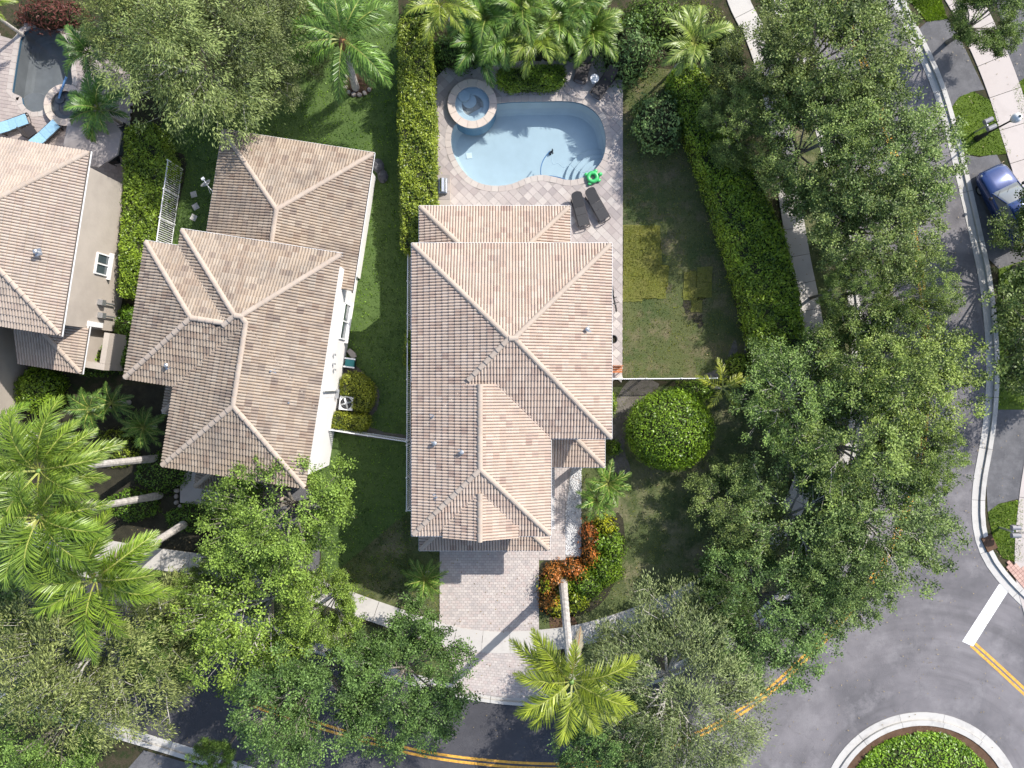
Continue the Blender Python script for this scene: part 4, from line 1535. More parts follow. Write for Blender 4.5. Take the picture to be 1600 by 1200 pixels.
TREES = [
    (1300, 72, 122, 5.4, 'oak', 0, (.9, .92, .8), 'broad oak at the top of the street trees, next to the dark road'),
    (1200, 100, 72, 4.8, 'oak', 1, (.95, .9, .85), 'street tree nearest the palm at the top, over the narrow sidewalk'),
    (1380, 255, 108, 5.2, 'oak', 2, (.88, .95, .85), 'oak reaching across the road toward the verge with two mailboxes'),
    (1282, 212, 95, 5.0, 'oak', 3, (.95, 1.0, .85), 'full oak over the upper sidewalk, left of the one reaching across the road'),
    (1152, 190, 60, 3.4, 'oak', 1, (.9, .95, .75), 'low oak beside the top of the long hedge'),
    (1362, 350, 104, 4.6, 'oak', 0, (.95, .97, .85), 'wide oak above the upper stretch of yellow line'),
    (1322, 450, 46, 4.4, 'sparse', 0, (.95, 1.0, .8), 'small thin tree over the strip of visible sidewalk'),
    (1425, 590, 108, 5.2, 'sparse', 0, (1.2, 1.2, .85), 'thin yellowish tree through which the yellow lines show, mid right'),
    (1430, 455, 62, 5.0, 'sparse', 1, (1.0, 1.02, .85), 'thin branchy tree over the yellow line above the yellowish one'),
    (1362, 560, 90, 4.6, 'sparse', 1, (1.0, 1.03, .8), 'thin tree over the inner kerb right of the hedge end'),
    (1248, 622, 100, 4.0, 'sparse', 2, (.9, 1.05, .8), 'open tree just right of the small yellow palm'),
    (1345, 700, 115, 5.2, 'sparse', 1, (1.0, 1.05, .8), 'open street tree above the big grey twigged one'),
    (1438, 715, 60, 5.0, 'sparse', 2, (1.05, 1.1, .8), 'small light green tree at the road edge below the yellowish one'),
    (1385, 825, 110, 5.2, 'sparse', 0, (.85, .92, .85), 'grey twigged street tree overhanging the road junction'),
    (1262, 820, 112, 4.2, 'sparse', 2, (.8, .9, .8), 'grey green tree in the middle of the lower right group'),
    (1155, 800, 76, 2.9, 'oak', 3, (.9, .92, .75), 'low rounded tree at the edge of the front lawn'),
    (1300, 905, 84, 4.6, 'oak', 1, (.75, .85, .75), 'dark tree between the road junction and the lower yellow line'),
    (1205, 965, 106, 4.4, 'oak', 2, (.66, .82, .7), 'dark green tree over the lower right stretch of yellow line'),
    (1132, 940, 48, 3.4, 'oak', 0, (.68, .82, .65), 'dark green tree hiding the bend of the front sidewalk'),
    (1060, 1085, 130, 5.0, 'fine', 0, (.85, .92, .8), 'olive fine leaved tree beside the royal palm at the bottom'),
    (950, 1165, 82, 4.0, 'oak', 0, (.6, .8, .65), 'dark green tree under the royal palm at the bottom edge'),
    (1672, 500, 135, 5.0, 'oak', 1, (.8, .85, .7), 'tree at the right edge below the blue car'),
    (1690, 395, 105, 4.8, 'oak', 2, (.78, .85, .7), 'tree at the right edge touching the back of the blue car'),
    (1545, 15, 66, 3.6, 'oak', 3, (.7, .8, .55), 'small dark tree shading the wide sidewalk at the top'),
    (435, 815, 110, 5.2, 'oak', 2, (.95, 1.1, .6), 'bright green tree at the lower corner of the middle house'),
    (395, 965, 124, 5.2, 'sparse', 0, (1.15, 1.28, .65), 'yellow green tree with pale limbs over the left sidewalk'),
    (505, 955, 66, 5.0, 'sparse', 1, (1.1, 1.22, .65), 'smaller yellow green tree left of the driveway, over the sidewalk'),
    (330, 915, 52, 3.9, 'sparse', 2, (1.0, 1.12, .65), 'light green tree between the royal palms and the yellow green tree'),
    (630, 1070, 106, 4.6, 'oak', 0, (.58, .76, .6), 'dark green tree left of the driveway apron'),
    (470, 1110, 98, 6.8, 'oak', 1, (.66, .85, .72), 'blue green tree at the bottom over the left end of the yellow line'),
    (140, 1062, 136, 5.2, 'fine', 1, (1.02, 1.04, .75), 'wide olive tree with pale twigs in the lower left corner'),
    (262, 1000, 62, 3.8, 'oak', 3, (.72, .9, .6), 'mid green tree under the lowest royal palm'),
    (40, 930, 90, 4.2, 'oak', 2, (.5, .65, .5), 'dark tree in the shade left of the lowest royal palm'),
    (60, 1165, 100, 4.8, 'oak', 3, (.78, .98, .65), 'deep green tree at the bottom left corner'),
    (335, 1192, 40, 3.0, 'oak', 1, (.8, 1.0, .6), 'small bright tree over the kerb at the bottom left'),
    (302, 85, 132, 5.2, 'fine', 2, (1.0, 1.1, .8), 'large feathery pale green tree at the top left'),
    (405, 45, 85, 4.8, 'fine', 0, (.78, .82, .65), 'darker feathery tree left of the queen palm'),
    (215, 25, 78, 4.8, 'fine', 1, (1.0, 1.03, .7), 'feathery tree at the top edge above the grey pool'),
]
LEANS = {950: (.2, -1.3), 140: (-.4, -2.6), 470: (-.3, -.8)}
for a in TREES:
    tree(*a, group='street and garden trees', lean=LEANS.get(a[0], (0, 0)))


def blob_leaves(seed, shape, n, L, W, jag=.1, up=.5):
    """shape(g, n) -> points, outward normals"""
    g = np.random.default_rng(seed)
    p, nr = shape(g, n)
    p = p + nr * g.normal(size=(n, 1)) * jag
    ax = unit(np.cross(nr, g.normal(size=(n, 3))) + nr * g.uniform(-.2, .8, (n, 1)))
    nn = unit(nr + g.normal(size=(n, 3)) * up)
    LL = L * g.uniform(.65, 1.35, n)
    q = leaf_quads(p, ax, nn, LL, LL * W)
    # clumps of lighter and darker leaves
    cx = g.integers(0, 1000)
    f = np.sin(p[:, 0] * 3.1 + cx) * np.cos(p[:, 1] * 2.7 - cx) * .18 + .5
    t = np.clip(f + g.normal(size=n) * .25, 0, 1)
    return q, t


def dome_shape(rx, ry, h, lump=.12, sd=0, sphere=False):
    def f(g, n):
        v = unit(g.normal(size=(n, 3)))
        v[:, 2] = np.abs(v[:, 2]) if not sphere else v[:, 2]
        k = 1 + lump * (np.sin(v[:, 0] * 7 + sd) + np.sin(v[:, 1] * 8 + sd * 2) + np.sin(v[:, 2] * 9 + sd)) / 2
        s = np.array([rx, ry, h if not sphere else h / 2])
        p = v * s * k[:, None]
        if sphere:
            p[:, 2] += h / 2
        nr = unit(v / s)
        return p, nr
    return f


def bush(px, py, rx, ry, h, col, label, mat='leaf_hedge', L=.15, W=.5, n=None, name='bush', cat='bush', group=None, jag=.07, sphere=False, lump=.12, rot=0.0, seed=None):
    c = P(px, py, h * .6)
    k = (CAM_H - h * .6) / FPX
    rx, ry = rx * k, ry * k
    seed = seed or int(px * 7 + py)
    area = math.pi * rx * ry + math.pi * (rx + ry) * h * .6
    n = n or int(area * 1.9 / (L * L * W * .5))
    n = min(n, 26000)
    q, t = blob_leaves(seed, dome_shape(rx, ry, h, lump, seed % 17, sphere), n, L, W, jag)
    root = thing(name, label, cat, (c.x, c.y, 0), rot, group)
    o = link('foliage', quads_mesh('foliage', q, t, M[mat]), root)
    set_tree(o, col)
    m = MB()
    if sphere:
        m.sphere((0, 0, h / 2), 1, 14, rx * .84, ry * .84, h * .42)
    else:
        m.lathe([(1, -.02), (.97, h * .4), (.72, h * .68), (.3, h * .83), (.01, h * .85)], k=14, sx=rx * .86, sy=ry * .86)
    m.build('dark_core', M['core'], root, True)
    return root


def hedge(pts, h, col, label, n_per=620, L=.105, W=.55, mat='leaf_hedge', jag=.06, name='hedge'):
    """hedge with a plan outline: leaves over top and sides of a slightly uneven clipped mass"""
    poly = px_straight(pts, h)
    cx = sum(p[0] for p in poly) / len(poly)
    cy = sum(p[1] for p in poly) / len(poly)
    poly = [(p[0] - cx, p[1] - cy) for p in poly]
    area = abs(sum(poly[i][0] * poly[(i + 1) % len(poly)][1] - poly[(i + 1) % len(poly)][0] * poly[i][1] for i in range(len(poly)))) / 2
    g = np.random.default_rng(int(abs(cx * 100)) + 3)
    xs = np.array([p[0] for p in poly])
    ys = np.array([p[1] for p in poly])
    n = int(area * n_per)
    X = g.uniform(xs.min(), xs.max(), n * 6)
    Y = g.uniform(ys.min(), ys.max(), n * 6)
    ok = inside_np(X, Y, poly)
    X, Y = X[ok][:n], Y[ok][:n]
    Z = h + .10 * np.sin(X * 2.3 + Y * 1.1) + .10 * np.sin(Y * 4.1) * np.cos(X * 4.6) + .05 * np.sin(X * 11) * np.sin(Y * 9) + g.normal(size=len(X)) * jag
    P_ = [np.stack([X, Y, Z], 1)]
    N_ = [np.tile([0, 0, 1.0], (len(X), 1))]
    m2 = len(poly)
    for i in range(m2):
        a, b = np.array(poly[i]), np.array(poly[(i + 1) % m2])
        d = b - a
        ln = np.linalg.norm(d)
        if ln < .05:
            continue
        k = int(ln * h * n_per * .6)
        t = g.random(k)
        z = g.random(k) ** .7 * h
        nr = np.array([d[1], -d[0]]) / ln
        mid = (a + b) / 2
        if inside(mid[0] + nr[0] * .05, mid[1] + nr[1] * .05, poly):
            nr = -nr
        jj = g.normal(size=k) * jag * 1.2 + .04 * np.sin(t * ln * 3)
        xy = a + d * t[:, None] + nr * jj[:, None]
        P_.append(np.stack([xy[:, 0], xy[:, 1], z], 1))
        N_.append(np.tile([nr[0], nr[1], .4], (k, 1)))
    p = np.concatenate(P_)
    nr = unit(np.concatenate(N_))
    n = len(p)
    ax = unit(np.cross(nr, g.normal(size=(n, 3))) + nr * g.uniform(-.2, .9, (n, 1)))
    nn = unit(nr + g.normal(size=(n, 3)) * .6)
    LL = L * g.uniform(.65, 1.4, n)
    q = leaf_quads(p, ax, nn, LL, LL * W)
    f = .5 + .2 * np.sin(p[:, 0] * 2.1 + p[:, 1] * 3.3) * np.cos(p[:, 1] * 1.3)
    t = np.clip(f + g.normal(size=n) * .26, 0, 1)
    root = thing(name, label, 'hedge', (cx, cy, 0))
    o = link('foliage', quads_mesh('foliage', q, t, M[mat]), root)
    set_tree(o, col)
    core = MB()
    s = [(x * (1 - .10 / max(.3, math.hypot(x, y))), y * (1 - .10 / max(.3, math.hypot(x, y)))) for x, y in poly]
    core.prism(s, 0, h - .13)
    core.build('dark_core', M['core'], root)
    return root


# hedges
hedge([(624, 30), (668, 30), (672, 100), (676, 180), (678, 320), (660, 330), (656, 390), (630, 390), (624, 200)], 2.2, (1.05, 1.02, .75), 'tall leafy hedge between side lawn and blue pool deck', 560, .13, .5)
hedge([(196, 200), (236, 190), (262, 250), (252, 300), (240, 360), (226, 410), (205, 460), (186, 460), (188, 380), (192, 300)], 1.8, (.95, 1.08, .7), 'hedge between the beige wall and the white picket fence', 600, .12, .5)
hedge([(1050, 110), (1085, 100), (1118, 145), (1152, 215), (1192, 292), (1228, 372), (1245, 440), (1258, 520), (1262, 585), (1195, 590), (1180, 520), (1160, 440), (1135, 360), (1105, 270), (1075, 190)], 2.0, (1.0, 1.12, .6), 'long tall hedge curving along the right edge of the back yard', 480, .13, .5)
hedge([(780, 108), (880, 100), (882, 122), (868, 134), (795, 136), (778, 126)], .9, (.8, .95, .5), 'low glossy hedge above the straight edge of the blue pool', 700, .11, .55)
hedge([(534, 588), (556, 583), (580, 600), (582, 620), (573, 642), (553, 640), (553, 618), (532, 616)], 1.0, (1.15, 1.0, .6), 'clipped box shrub curving round the air conditioner', 900, .085, .6)
hedge([(517, 647), (573, 649), (574, 662), (566, 672), (515, 668)], 1.0, (1.15, 1.0, .6), 'clipped rectangular box shrub above the crossing fence', 900, .085, .6)
hedge([(633, 520), (644, 520), (644, 572), (633, 572)], 1.3, (.85, .9, .6), 'narrow shrub growing through the long white picket fence', 700, .1, .5)

# roundabout planting
q, t = blob_leaves(5, dome_shape(4.65, 4.65, .8, .03), 24000, .15, .5, .06)
t = np.clip(t, 0, 1)
rb = thing('island_planting', 'round bright green ground shrub filling the traffic island', 'shrub bed', (IC.x, IC.y, .1))
set_tree(link('foliage', quads_mesh('foliage', q, t, M['leaf_hedge']), rb), (.95, 1.25, .7))
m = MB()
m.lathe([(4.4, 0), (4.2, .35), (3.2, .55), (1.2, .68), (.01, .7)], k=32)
m.build('dark_core', M['core'], rb, True)

# topiary and garden shrubs
bush(1048, 672, 65, 61, 3.1, (.75, .95, .42), 'large round clipped topiary on the front lawn', L=.13, W=.5, n=17000, jag=.09, sphere=True, lump=.03, name='topiary', cat='topiary')
bush(1030, 190, 40, 43, 1.9, (.85, 1.0, 1.0), 'round citrus bush in the back yard right of the pool', 'leaf', .17, .5, 3400, jag=.16, sphere=True, lump=.25)
bush(985, 72, 44, 44, 2.4, (.7, .88, .85), 'dark glossy shrub at the top right corner of the pool deck', 'leaf', .17, .5, 3200, jag=.2, lump=.2)
bush(905, 45, 40, 34, 2.2, (.75, .95, .75), 'big leaved shrub behind the shaded loungers', 'leaf', .26, .55, 1400, jag=.2)
bush(1020, 25, 46, 34, 2.0, (.75, .9, .5), 'dark shrub behind the glossy one at the top edge', 'leaf', .16, .5, 2600, jag=.15)
bush(1090, 40, 40, 40, 1.4, (.95, .95, .6), 'shrub under the pale palm at the top', 'leaf', .15, .5, 2200, jag=.15)
bush(1132, 62, 26, 24, 1.1, (.85, .9, .55), 'low shrub between pale palm and narrow sidewalk at the top', 'leaf', .15, .5, 1500, jag=.15)
bush(1108, 128, 26, 22, 1.2, (.9, .9, .5), 'shrub below the pale palm beside the hedge end', 'leaf', .15, .5, 1500, jag=.15)
bush(1160, 572, 24, 20, 1.1, (1.0, 1.05, .55), 'bright shrub at the lower end of the long hedge', L=.13, n=1500)
bush(1085, 612, 30, 16, .9, (.7, .9, .5), 'low dark shrubs between round topiary and white fence', L=.13, n=1500)
bush(955, 632, 9, 20, 1.0, (1.0, 1.15, .5), 'small bright shrub against the right wall of the central house', L=.1, n=900)
bush(960, 700, 10, 12, .8, (.8, 1.0, .5), 'small dark shrub at the porch corner', L=.1, n=700)
bush(715, 78, 44, 26, 1.2, (.65, .85, .6), 'dark shrubs behind the spa', 'leaf', .16, .5, 2600, jag=.15)
bush(660, 20, 30, 26, 1.3, (.6, .8, .5), 'dark shrub in the corner above the tall hedge', 'leaf', .16, .5, 1600, jag=.15)
bush(55, 610, 36, 38, 1.6, (.95, 1.15, .6), 'rounded green shrub below the beige house wall', L=.13, n=5200, jag=.08)
bush(145, 560, 40, 26, 1.0, (.7, .9, .6), 'shrub in the shade below the small entry roof', L=.13, n=2000)
for i, (px, py, rx, ry, lb) in enumerate(((195, 515, 22, 26, 'low shrub between the beige wall and the middle house roof'), (196, 560, 20, 24, 'low shrub at the lower end of the passage between left houses'),
                                         (200, 490, 16, 12, 'small shrub next to the wall meters'), (250, 740, 40, 34, 'dark ground shrub beside the topmost leaning palm trunk'), (300, 810, 44, 22, 'dark ground shrub below the stone edging'),
                                         (205, 790, 40, 26, 'ground shrub between the leaning palm trunks'), (180, 700, 34, 30, 'variegated shrub left of the sago palm'), (80, 690, 40, 24, 'shrub under the palm crowns at the left edge'))):
    bush(px, py, rx, ry, .7, (.6, .85, .5) if i != 6 else (1.1, 1.1, .7), lb, L=.13, n=1500)
# croton bed
CROT = [(882, 918, 13, 13, 'leaf_hedge', (.8, .9, .5), 'green shrub between the two lower orange crotons'), (853, 915, 9, 11, 'leaf_hedge', (1.2, 1.1, .5), 'small light green shrub at the driveway side of the bed'), (912, 898, 9, 9, 'leaf_hedge', (1.3, 1.1, .6), 'small yellow green shrub at the inner corner of the bed'),
        (866, 903, 16, 20, 'leaf_croton', (1, 1, 1), 'orange croton beside the driveway edge'), (895, 892, 20, 14, 'leaf_croton', (1.0, .85, .8), 'reddish croton above the palm trunk'),
        (858, 935, 14, 20, 'leaf_croton', (1.05, 1.1, .9), 'orange croton at the lower left end of the bed'), (921, 838, 11, 22, 'leaf_croton', (.95, .75, .8), 'rust red croton beside the pebble strip'),
        (924, 868, 13, 16, 'leaf_croton', (1.1, 1.0, .9), 'light orange croton at the end of the pebble strip'),
        (945, 822, 14, 16, 'leaf_hedge', (1.7, 1.35, .5), 'yellow shrub at the top of the croton bed'), (872, 950, 16, 12, 'leaf_hedge', (1.7, 1.3, .6), 'yellow shrub at the bottom of the croton bed'),
        (955, 858, 20, 30, 'leaf_hedge', (.6, .78, .4), 'green shrub on the outer curve of the croton bed'), (945, 890, 26, 26, 'leaf_hedge', (.65, .82, .4), 'green shrub at the lower right of the croton bed'),
        (915, 915, 26, 22, 'leaf_hedge', (.5, .68, .4), 'dark green shrub right of the palm trunk'), (900, 940, 16, 16, 'leaf_hedge', (1.2, 1.15, .5), 'light green shrub low in the croton bed'), (938, 850, 12, 20, 'leaf_hedge', (.65, .9, .4), 'deep green shrub beside the rust red croton')]
for px, py, rx, ry, mt, c, lb in CROT:
    bush(px, py, rx, ry, .95, c, lb, mt, .15, .45, max(420, int(rx * ry * 3.6)), jag=.15, lump=.15, group='bushes of the croton bed')
bush(75, 20, 50, 22, 1.0, (1, 1, 1), 'dark red leaved bush at the top end of the grey pool', 'orchid_red', .22, .3, 1500, jag=.16)

# ------------------------------------------------------------------ palms


def frond_mesh(seed, L, nl, l_max, e0, droop, W=.045, lv=.5, hang=.5, mat='leaf_palm', plume=.0, start=.14):
    g = np.random.default_rng(seed)
    S = 26
    pts = []
    x = z = 0.0
    for i in range(S + 1):
        t = i / S
        pts.append((x, 0.02 * math.sin(t * 3 + seed), z))
        a = e0 - droop * t ** 1.25
        x += L / S * math.cos(a)
        z += L / S * math.sin(a)
    pts = np.array(pts)
    Q, T = [], []
    for i in range(nl):
        t = start + (1 - start) * (i + .5) / nl
        f = t * S
        k = min(S - 1, int(f))
        p = pts[k] + (pts[k + 1] - pts[k]) * (f - k)
        tg = unit(pts[k + 1] - pts[k])
        up = np.array([-tg[2], 0, tg[0]])
        ln = l_max * (math.sin(math.pi * min(1, .12 + .86 * ((t - start) / (1 - start))) ** .8) ** .7) * g.uniform(.85, 1.1)
        ln = max(ln, .12 * l_max)
        for s in (-1, 1):
            sw = .45 + .75 * t + g.normal() * .07
            side = np.array([0, s, 0])
            v = g.normal() * plume
            d1 = unit(side * math.cos(sw) + tg * math.sin(sw) + up * (lv * (1 - .5 * t) + v))
            d2 = unit(d1 + np.array([0, 0, -1]) * (hang * g.uniform(.6, 1.4)))
            w = W * ln / l_max * g.uniform(.8, 1.15) + .008
            p1 = p + d1 * ln * .5
            p2 = p1 + d2 * ln * .5
            wv = unit(np.cross(d1, up)) * w * .5
            wv2 = wv * .8
            Q.append([p - wv * .5, p1 - wv, p1 + wv, p + wv * .5])
            Q.append([p1 - wv, p2 - wv2 * .15, p2 + wv2 * .15, p1 + wv])
            tv = float(np.clip(.5 + g.normal() * .22 + .15 * (s * .5), 0, 1))
            T += [tv, tv]
    # stalk as flat quads in two planes
    for i in range(S):
        w0 = .035 * (1 - i / S) + .006
        w1 = .035 * (1 - (i + 1) / S) + .006
        a, b = pts[i], pts[i + 1]
        Q.append([a + [0, -w0, .01], b + [0, -w1, .01], b + [0, w1, .01], a + [0, w0, .01]])
        Q.append([a + [0, 0, -w0], b + [0, 0, -w1], b + [0, 0, w1], a + [0, 0, w0]])
        T += [1, 1]
    mi = [0] * (len(Q) - 2 * S) + [1] * (2 * S)
    return quads_mesh('frond', np.array(Q), T, [M[mat], M['rachis'] if mat != 'leaf_dead' else M['boot']], mi)


FR = {
    'royal': [frond_mesh(1, 3.1, 84, .8, R(62), R(95), .042, .25, .45, plume=.5), frond_mesh(2, 3.3, 88, .84, R(38), R(80), .042, .25, .5, plume=.5), frond_mesh(3, 3.3, 86, .8, R(14), R(65), .042, .2, .6, plume=.5)],
    'queen': [frond_mesh(4, 3.3, 84, .85, R(60), R(120), .04, .2, .9, plume=.4), frond_mesh(5, 3.6, 90, .92, R(36), R(100), .04, .2, 1.0, plume=.4), frond_mesh(6, 3.5, 88, .92, R(10), R(85), .04, .15, 1.1, plume=.4)],
    'areca': [frond_mesh(7, 2.1, 34, .6, R(66), R(100), .055, .5, .4), frond_mesh(8, 2.4, 36, .62, R(48), R(100), .055, .45, .5), frond_mesh(9, 2.3, 34, .6, R(26), R(90), .055, .4, .6)],
    'stiff': [frond_mesh(10, 1.25, 26, .34, R(55), R(60), .026, .5, .3, plume=.4), frond_mesh(12, 1.4, 28, .36, R(32), R(60), .026, .45, .35, plume=.4), frond_mesh(13, 1.35, 26, .34, R(8), R(50), .026, .35, .4, plume=.4)],
    'dead': [frond_mesh(14, 2.4, 40, .5, R(-10), R(60), .05, -.3, 1.2, 'leaf_dead')],
}


def palm(px, py, hc, base, kind, n, col, label, trunk_r=.14, scale=1.0, azs=None, shaft=False, boots=False, jitter=.2, dead=(), tiers=None, trunk=True, group=None):
    """crown heart at px,py at height hc; trunk foot at the plan point base"""
    c = P(px, py, hc)
    b = P(*base) if base else Vector((c.x, c.y, 0))
    root = thing('palm_tree', label, 'palm', (b.x, b.y, 0), 0, group)
    off = c - b
    if trunk:
        m = MB()
        pts, rad = [], []
        N = 36
        for i in range(N + 1):
            t = i / N
            k = t + .12 * math.sin(math.pi * t) * (1 if off.length > 1 else 0)
            pts.append((off.x * t ** 1.0, off.y * t, hc * t if i else -.05))
            rad.append(trunk_r * (1.25 - .35 * t + .12 * math.exp(-((t - .05) / .08) ** 2)) * (1.0 if i % 2 else .94))
        m.tube(pts, rad, 10)
        m.build('trunk', M['palm_trunk'], root)
        d = Vector((off.x, off.y, hc)).normalized()
        if shaft:
            m = MB()
            m.tube([off - d * 1.1, off - d * .4, off + d * .15], [trunk_r * 1.15, trunk_r * 1.05, trunk_r * .5], 10)
            m.build('crownshaft', M['crownshaft'], root, True)
        if boots:
            m = MB()
            m.tube([off - d * 1.0, off - d * .5, off + d * .1], [trunk_r * 1.0, trunk_r * 1.6, trunk_r * 1.0], 9)
            m.build('leaf_bases', M['boot'], root, True)
    rs = random.Random(int(px * 3 + py))
    for i in range(n):
        if azs and i < len(azs):
            az, var = R(azs[i][0]), azs[i][1]
        else:
            az = i * 2.399963 + rs.uniform(-jitter, jitter)
            var = min(2, int(3 * i / n))
        s = scale * rs.uniform(.88, 1.1)
        mt = Matrix.Translation(off) @ Matrix.Rotation(az, 4, 'Z') @ Matrix.Rotation(rs.uniform(-.15, .15), 4, 'X') @ Matrix.Rotation(rs.uniform(-.12, .12), 4, 'Y') @ Matrix.Scale(s, 4)
        o = link('frond', FR[kind][var], root, mt)
        k = rs.uniform(.88, 1.15)
        set_tree(o, (col[0] * k, col[1] * k, col[2] * k))
    for az, s in dead:
        o = link('frond', FR['dead'][0], root, Matrix.Translation(off - Vector((0, 0, .25))) @ Matrix.Rotation(R(az), 4, 'Z') @ Matrix.Scale(s * scale, 4))
        o['label'] = 'dry hanging frond'
    return root


# azimuths are plan directions, 0 = right, 90 = up in the picture
palm(535, 62, 4.9, (556, 138), 'queen', 14, (.85, 1.05, .8), 'queen palm leaning over the lawn above the middle house', .17, .95, [(-98, 2), (-42, 1), (-55, 2), (165, 1), (190, 1), (150, 2), (205, 2), (35, 1), (15, 1), (60, 0), (100, 0), (130, 1), (80, 2), (-25, 2)], boots=True)
palm(893, 1064, 10.5, (879, 905), 'royal', 11, (1.6, 1.35, .55), 'yellow green royal palm standing over the driveway apron', .2, .92,
     [(128, 1), (88, 0), (20, 1), (-20, 1), (-62, 1), (-100, 1), (-128, 2), (170, 1), (-150, 1), (150, 2), (-40, 2)], True, dead=((162, 1.15), (74, 1.1), (205, 1.0)))
palm(62, 735, 9.8, (246, 716), 'royal', 15, (1.1, 1.12, .6), 'tall royal palm over the left edge, highest in the picture of three', .17, 1.05,
     [(70, 1), (52, 1), (38, 2), (12, 1), (-20, 1), (-50, 2), (100, 0), (150, 1), (180, 1), (-120, 1), (-90, 2), (20, 2), (130, 2)], True, dead=((-35, .85),))
palm(62, 808, 9.8, (250, 774), 'royal', 14, (1.05, 1.12, .6), 'royal palm with its crown at the left edge, middle one of three', .17, 1.0,
     [(-10, 1), (-40, 1), (-70, 2), (-110, 1), (-140, 1), (170, 1), (130, 1), (90, 0), (45, 1), (-25, 2), (10, 2), (-90, 0)], True, dead=((15, .9), (-115, .8)))
palm(150, 905, 8.6, (294, 815), 'royal', 15, (1.15, 1.18, .55), 'royal palm lowest of three in the front garden at the left', .18, 1.12,
     [(178, 1), (195, 2), (-82, 1), (-70, 2), (-12, 1), (8, 1), (38, 1), (62, 0), (75, 1), (-150, 2), (150, 1), (30, 2), (110, 1)], True, dead=((52, 1.0), (140, .9)))
palm(-10, 700, 8.0, (60, 680), 'royal', 9, (1.0, 1.15, .55), 'palm whose fronds reach in from the left edge', .16, .95, None, True)
# small garden palms
palm(225, 668, 1.2, None, 'stiff', 20, (.8, 1.0, .75), 'sago like palm at the lower left corner of the middle roof', .12, 1.0, trunk=True)
palm(142, 640, 1.8, None, 'stiff', 16, (.7, .9, .7), 'small dark palm left of the sago like one, left of a pair', .1, 1.05)
palm(175, 630, 1.8, None, 'stiff', 14, (.65, .85, .65), 'small dark palm right of a pair below the left houses', .1, 1.0)
palm(950, 755, 1.8, None, 'stiff', 16, (.9, 1.1, .7), 'small fan of a palm at the lower right of the porch', .1, 1.05)
palm(932, 782, 1.5, None, 'stiff', 14, (.8, 1.05, .65), 'small palm just above the croton bed', .1, .95)
palm(664, 905, 1.3, None, 'stiff', 17, (.85, 1.05, .75), 'small palm on the thin lawn left of the driveway', .12, 1.0)
palm(1129, 606, 2.2, None, 'stiff', 6, (2.0, 1.55, .7), 'small yellowish palm at the end of the white fence', .07, 1.15, [(100, 1), (155, 1), (232, 1), (308, 1), (20, 1), (35, 2)])
# palms by the pool
palm(688, 8, 4.2, (722, 62), 'areca', 9, (1.5, 1.3, .7), 'bright yellow green palm with thin grey trunk at the top edge', .07, 1.0, [(-50, 1), (-20, 1), (20, 1), (70, 1), (120, 1), (160, 1), (200, 1), (-110, 1), (-80, 0)])
ar = [(790, 55, 2.0, (.9, 1.05, .75), 'areca palm clump behind the spa'), (838, 60, 2.2, (1.3, 1.2, .7), 'yellowish areca palm above the low glossy hedge'), (760, 30, 2.3, (.8, 1.0, .75), 'darker areca palm at the top edge'),
      (870, 35, 2.3, (1.0, 1.1, .75), 'areca palm left of the big leaved shrub'), (922, 52, 1.9, (1.05, 1.1, .75), 'areca palm hanging over the shaded lounger, nearest the side table'), (815, 15, 2.6, (.9, 1.05, .7), 'tall areca palm at the top edge'), (902, 12, 2.4, (.75, .95, .7), 'dark areca palm right of the tall one at the top edge'), (748, 72, 1.7, (.6, .85, .6), 'low dark areca palm closest to the spa')]
for px, py, h, c, lb in ar:
    palm(px, py, h, None, 'areca', 18, c, lb, .05, 1.02, jitter=.6, group='areca palms behind the blue pool')
palm(1085, 68, 3.6, (1045, 118), 'areca', 9, (1.45, 1.35, 1.1), 'pale palm with few fronds at the upper end of the long hedge', .07, 1.0, [(150, 1), (185, 1), (215, 1), (240, 2), (-68, 1), (20, 1), (80, 1), (110, 1), (-100, 0)])
palm(140, 82, 2.6, None, 'areca', 18, (.7, .95, .85), 'dark bushy palm beside the grey pool, upper of two', .09, .78)
palm(155, 170, 2.6, None, 'areca', 18, (.65, .9, .7), 'dark bushy palm over the round grey spa, lower of two', .09, .85)
palm(-30, 8, 3.2, None, 'areca', 10, (1.2, 1.15, .5), 'yellow green palm tip in the top left corner', .08, .8)
palm(470, 20, 4.0, None, 'queen', 9, (.7, .9, .7), 'dark palm partly hidden at the top edge left of the queen palm', .14, .8)

# ------------------------------------------------------------------ grass blades, sod, edging
def grass(keys, n, col, label, mat='leaf_hedge', hgt=.07):
    Q, T = [], []
    for key, k in keys:
        poly = LAWNS[key]
        xs = [p[0] for p in poly]
        ys = [p[1] for p in poly]
        g = np.random.default_rng(len(Q) + 99)
        X = g.uniform(max(-31, min(xs)), min(31, max(xs)), k * 3)
        Y = g.uniform(max(-23, min(ys)), min(23, max(ys)), k * 3)
        ok = inside_np(X, Y, poly)
        X, Y = X[ok][:k], Y[ok][:k]
        if len(X) == 0:
            continue
        c = np.stack([X, Y, np.full(len(X), .03)], 1)
        ax = g.normal(size=(len(X), 3)) * .8
        ax[:, 2] = 1.0
        LL = hgt * g.uniform(.6, 1.6, len(X))
        Q.append(leaf_quads(c, unit(ax), g.normal(size=(len(X), 3)), LL, LL * .5))
        pn = .5 + .35 * np.sin(X * 1.7 + 2 * np.sin(Y)) * np.cos(Y * 1.3)
        T.append(np.clip(pn + g.normal(size=len(X)) * .3, 0, 1))
    o = link('grass', quads_mesh('grass', np.concatenate(Q), np.concatenate(T), M[mat]))
    set_tree(o, col)
    tag(o, label, 'grass', None, 'stuff')


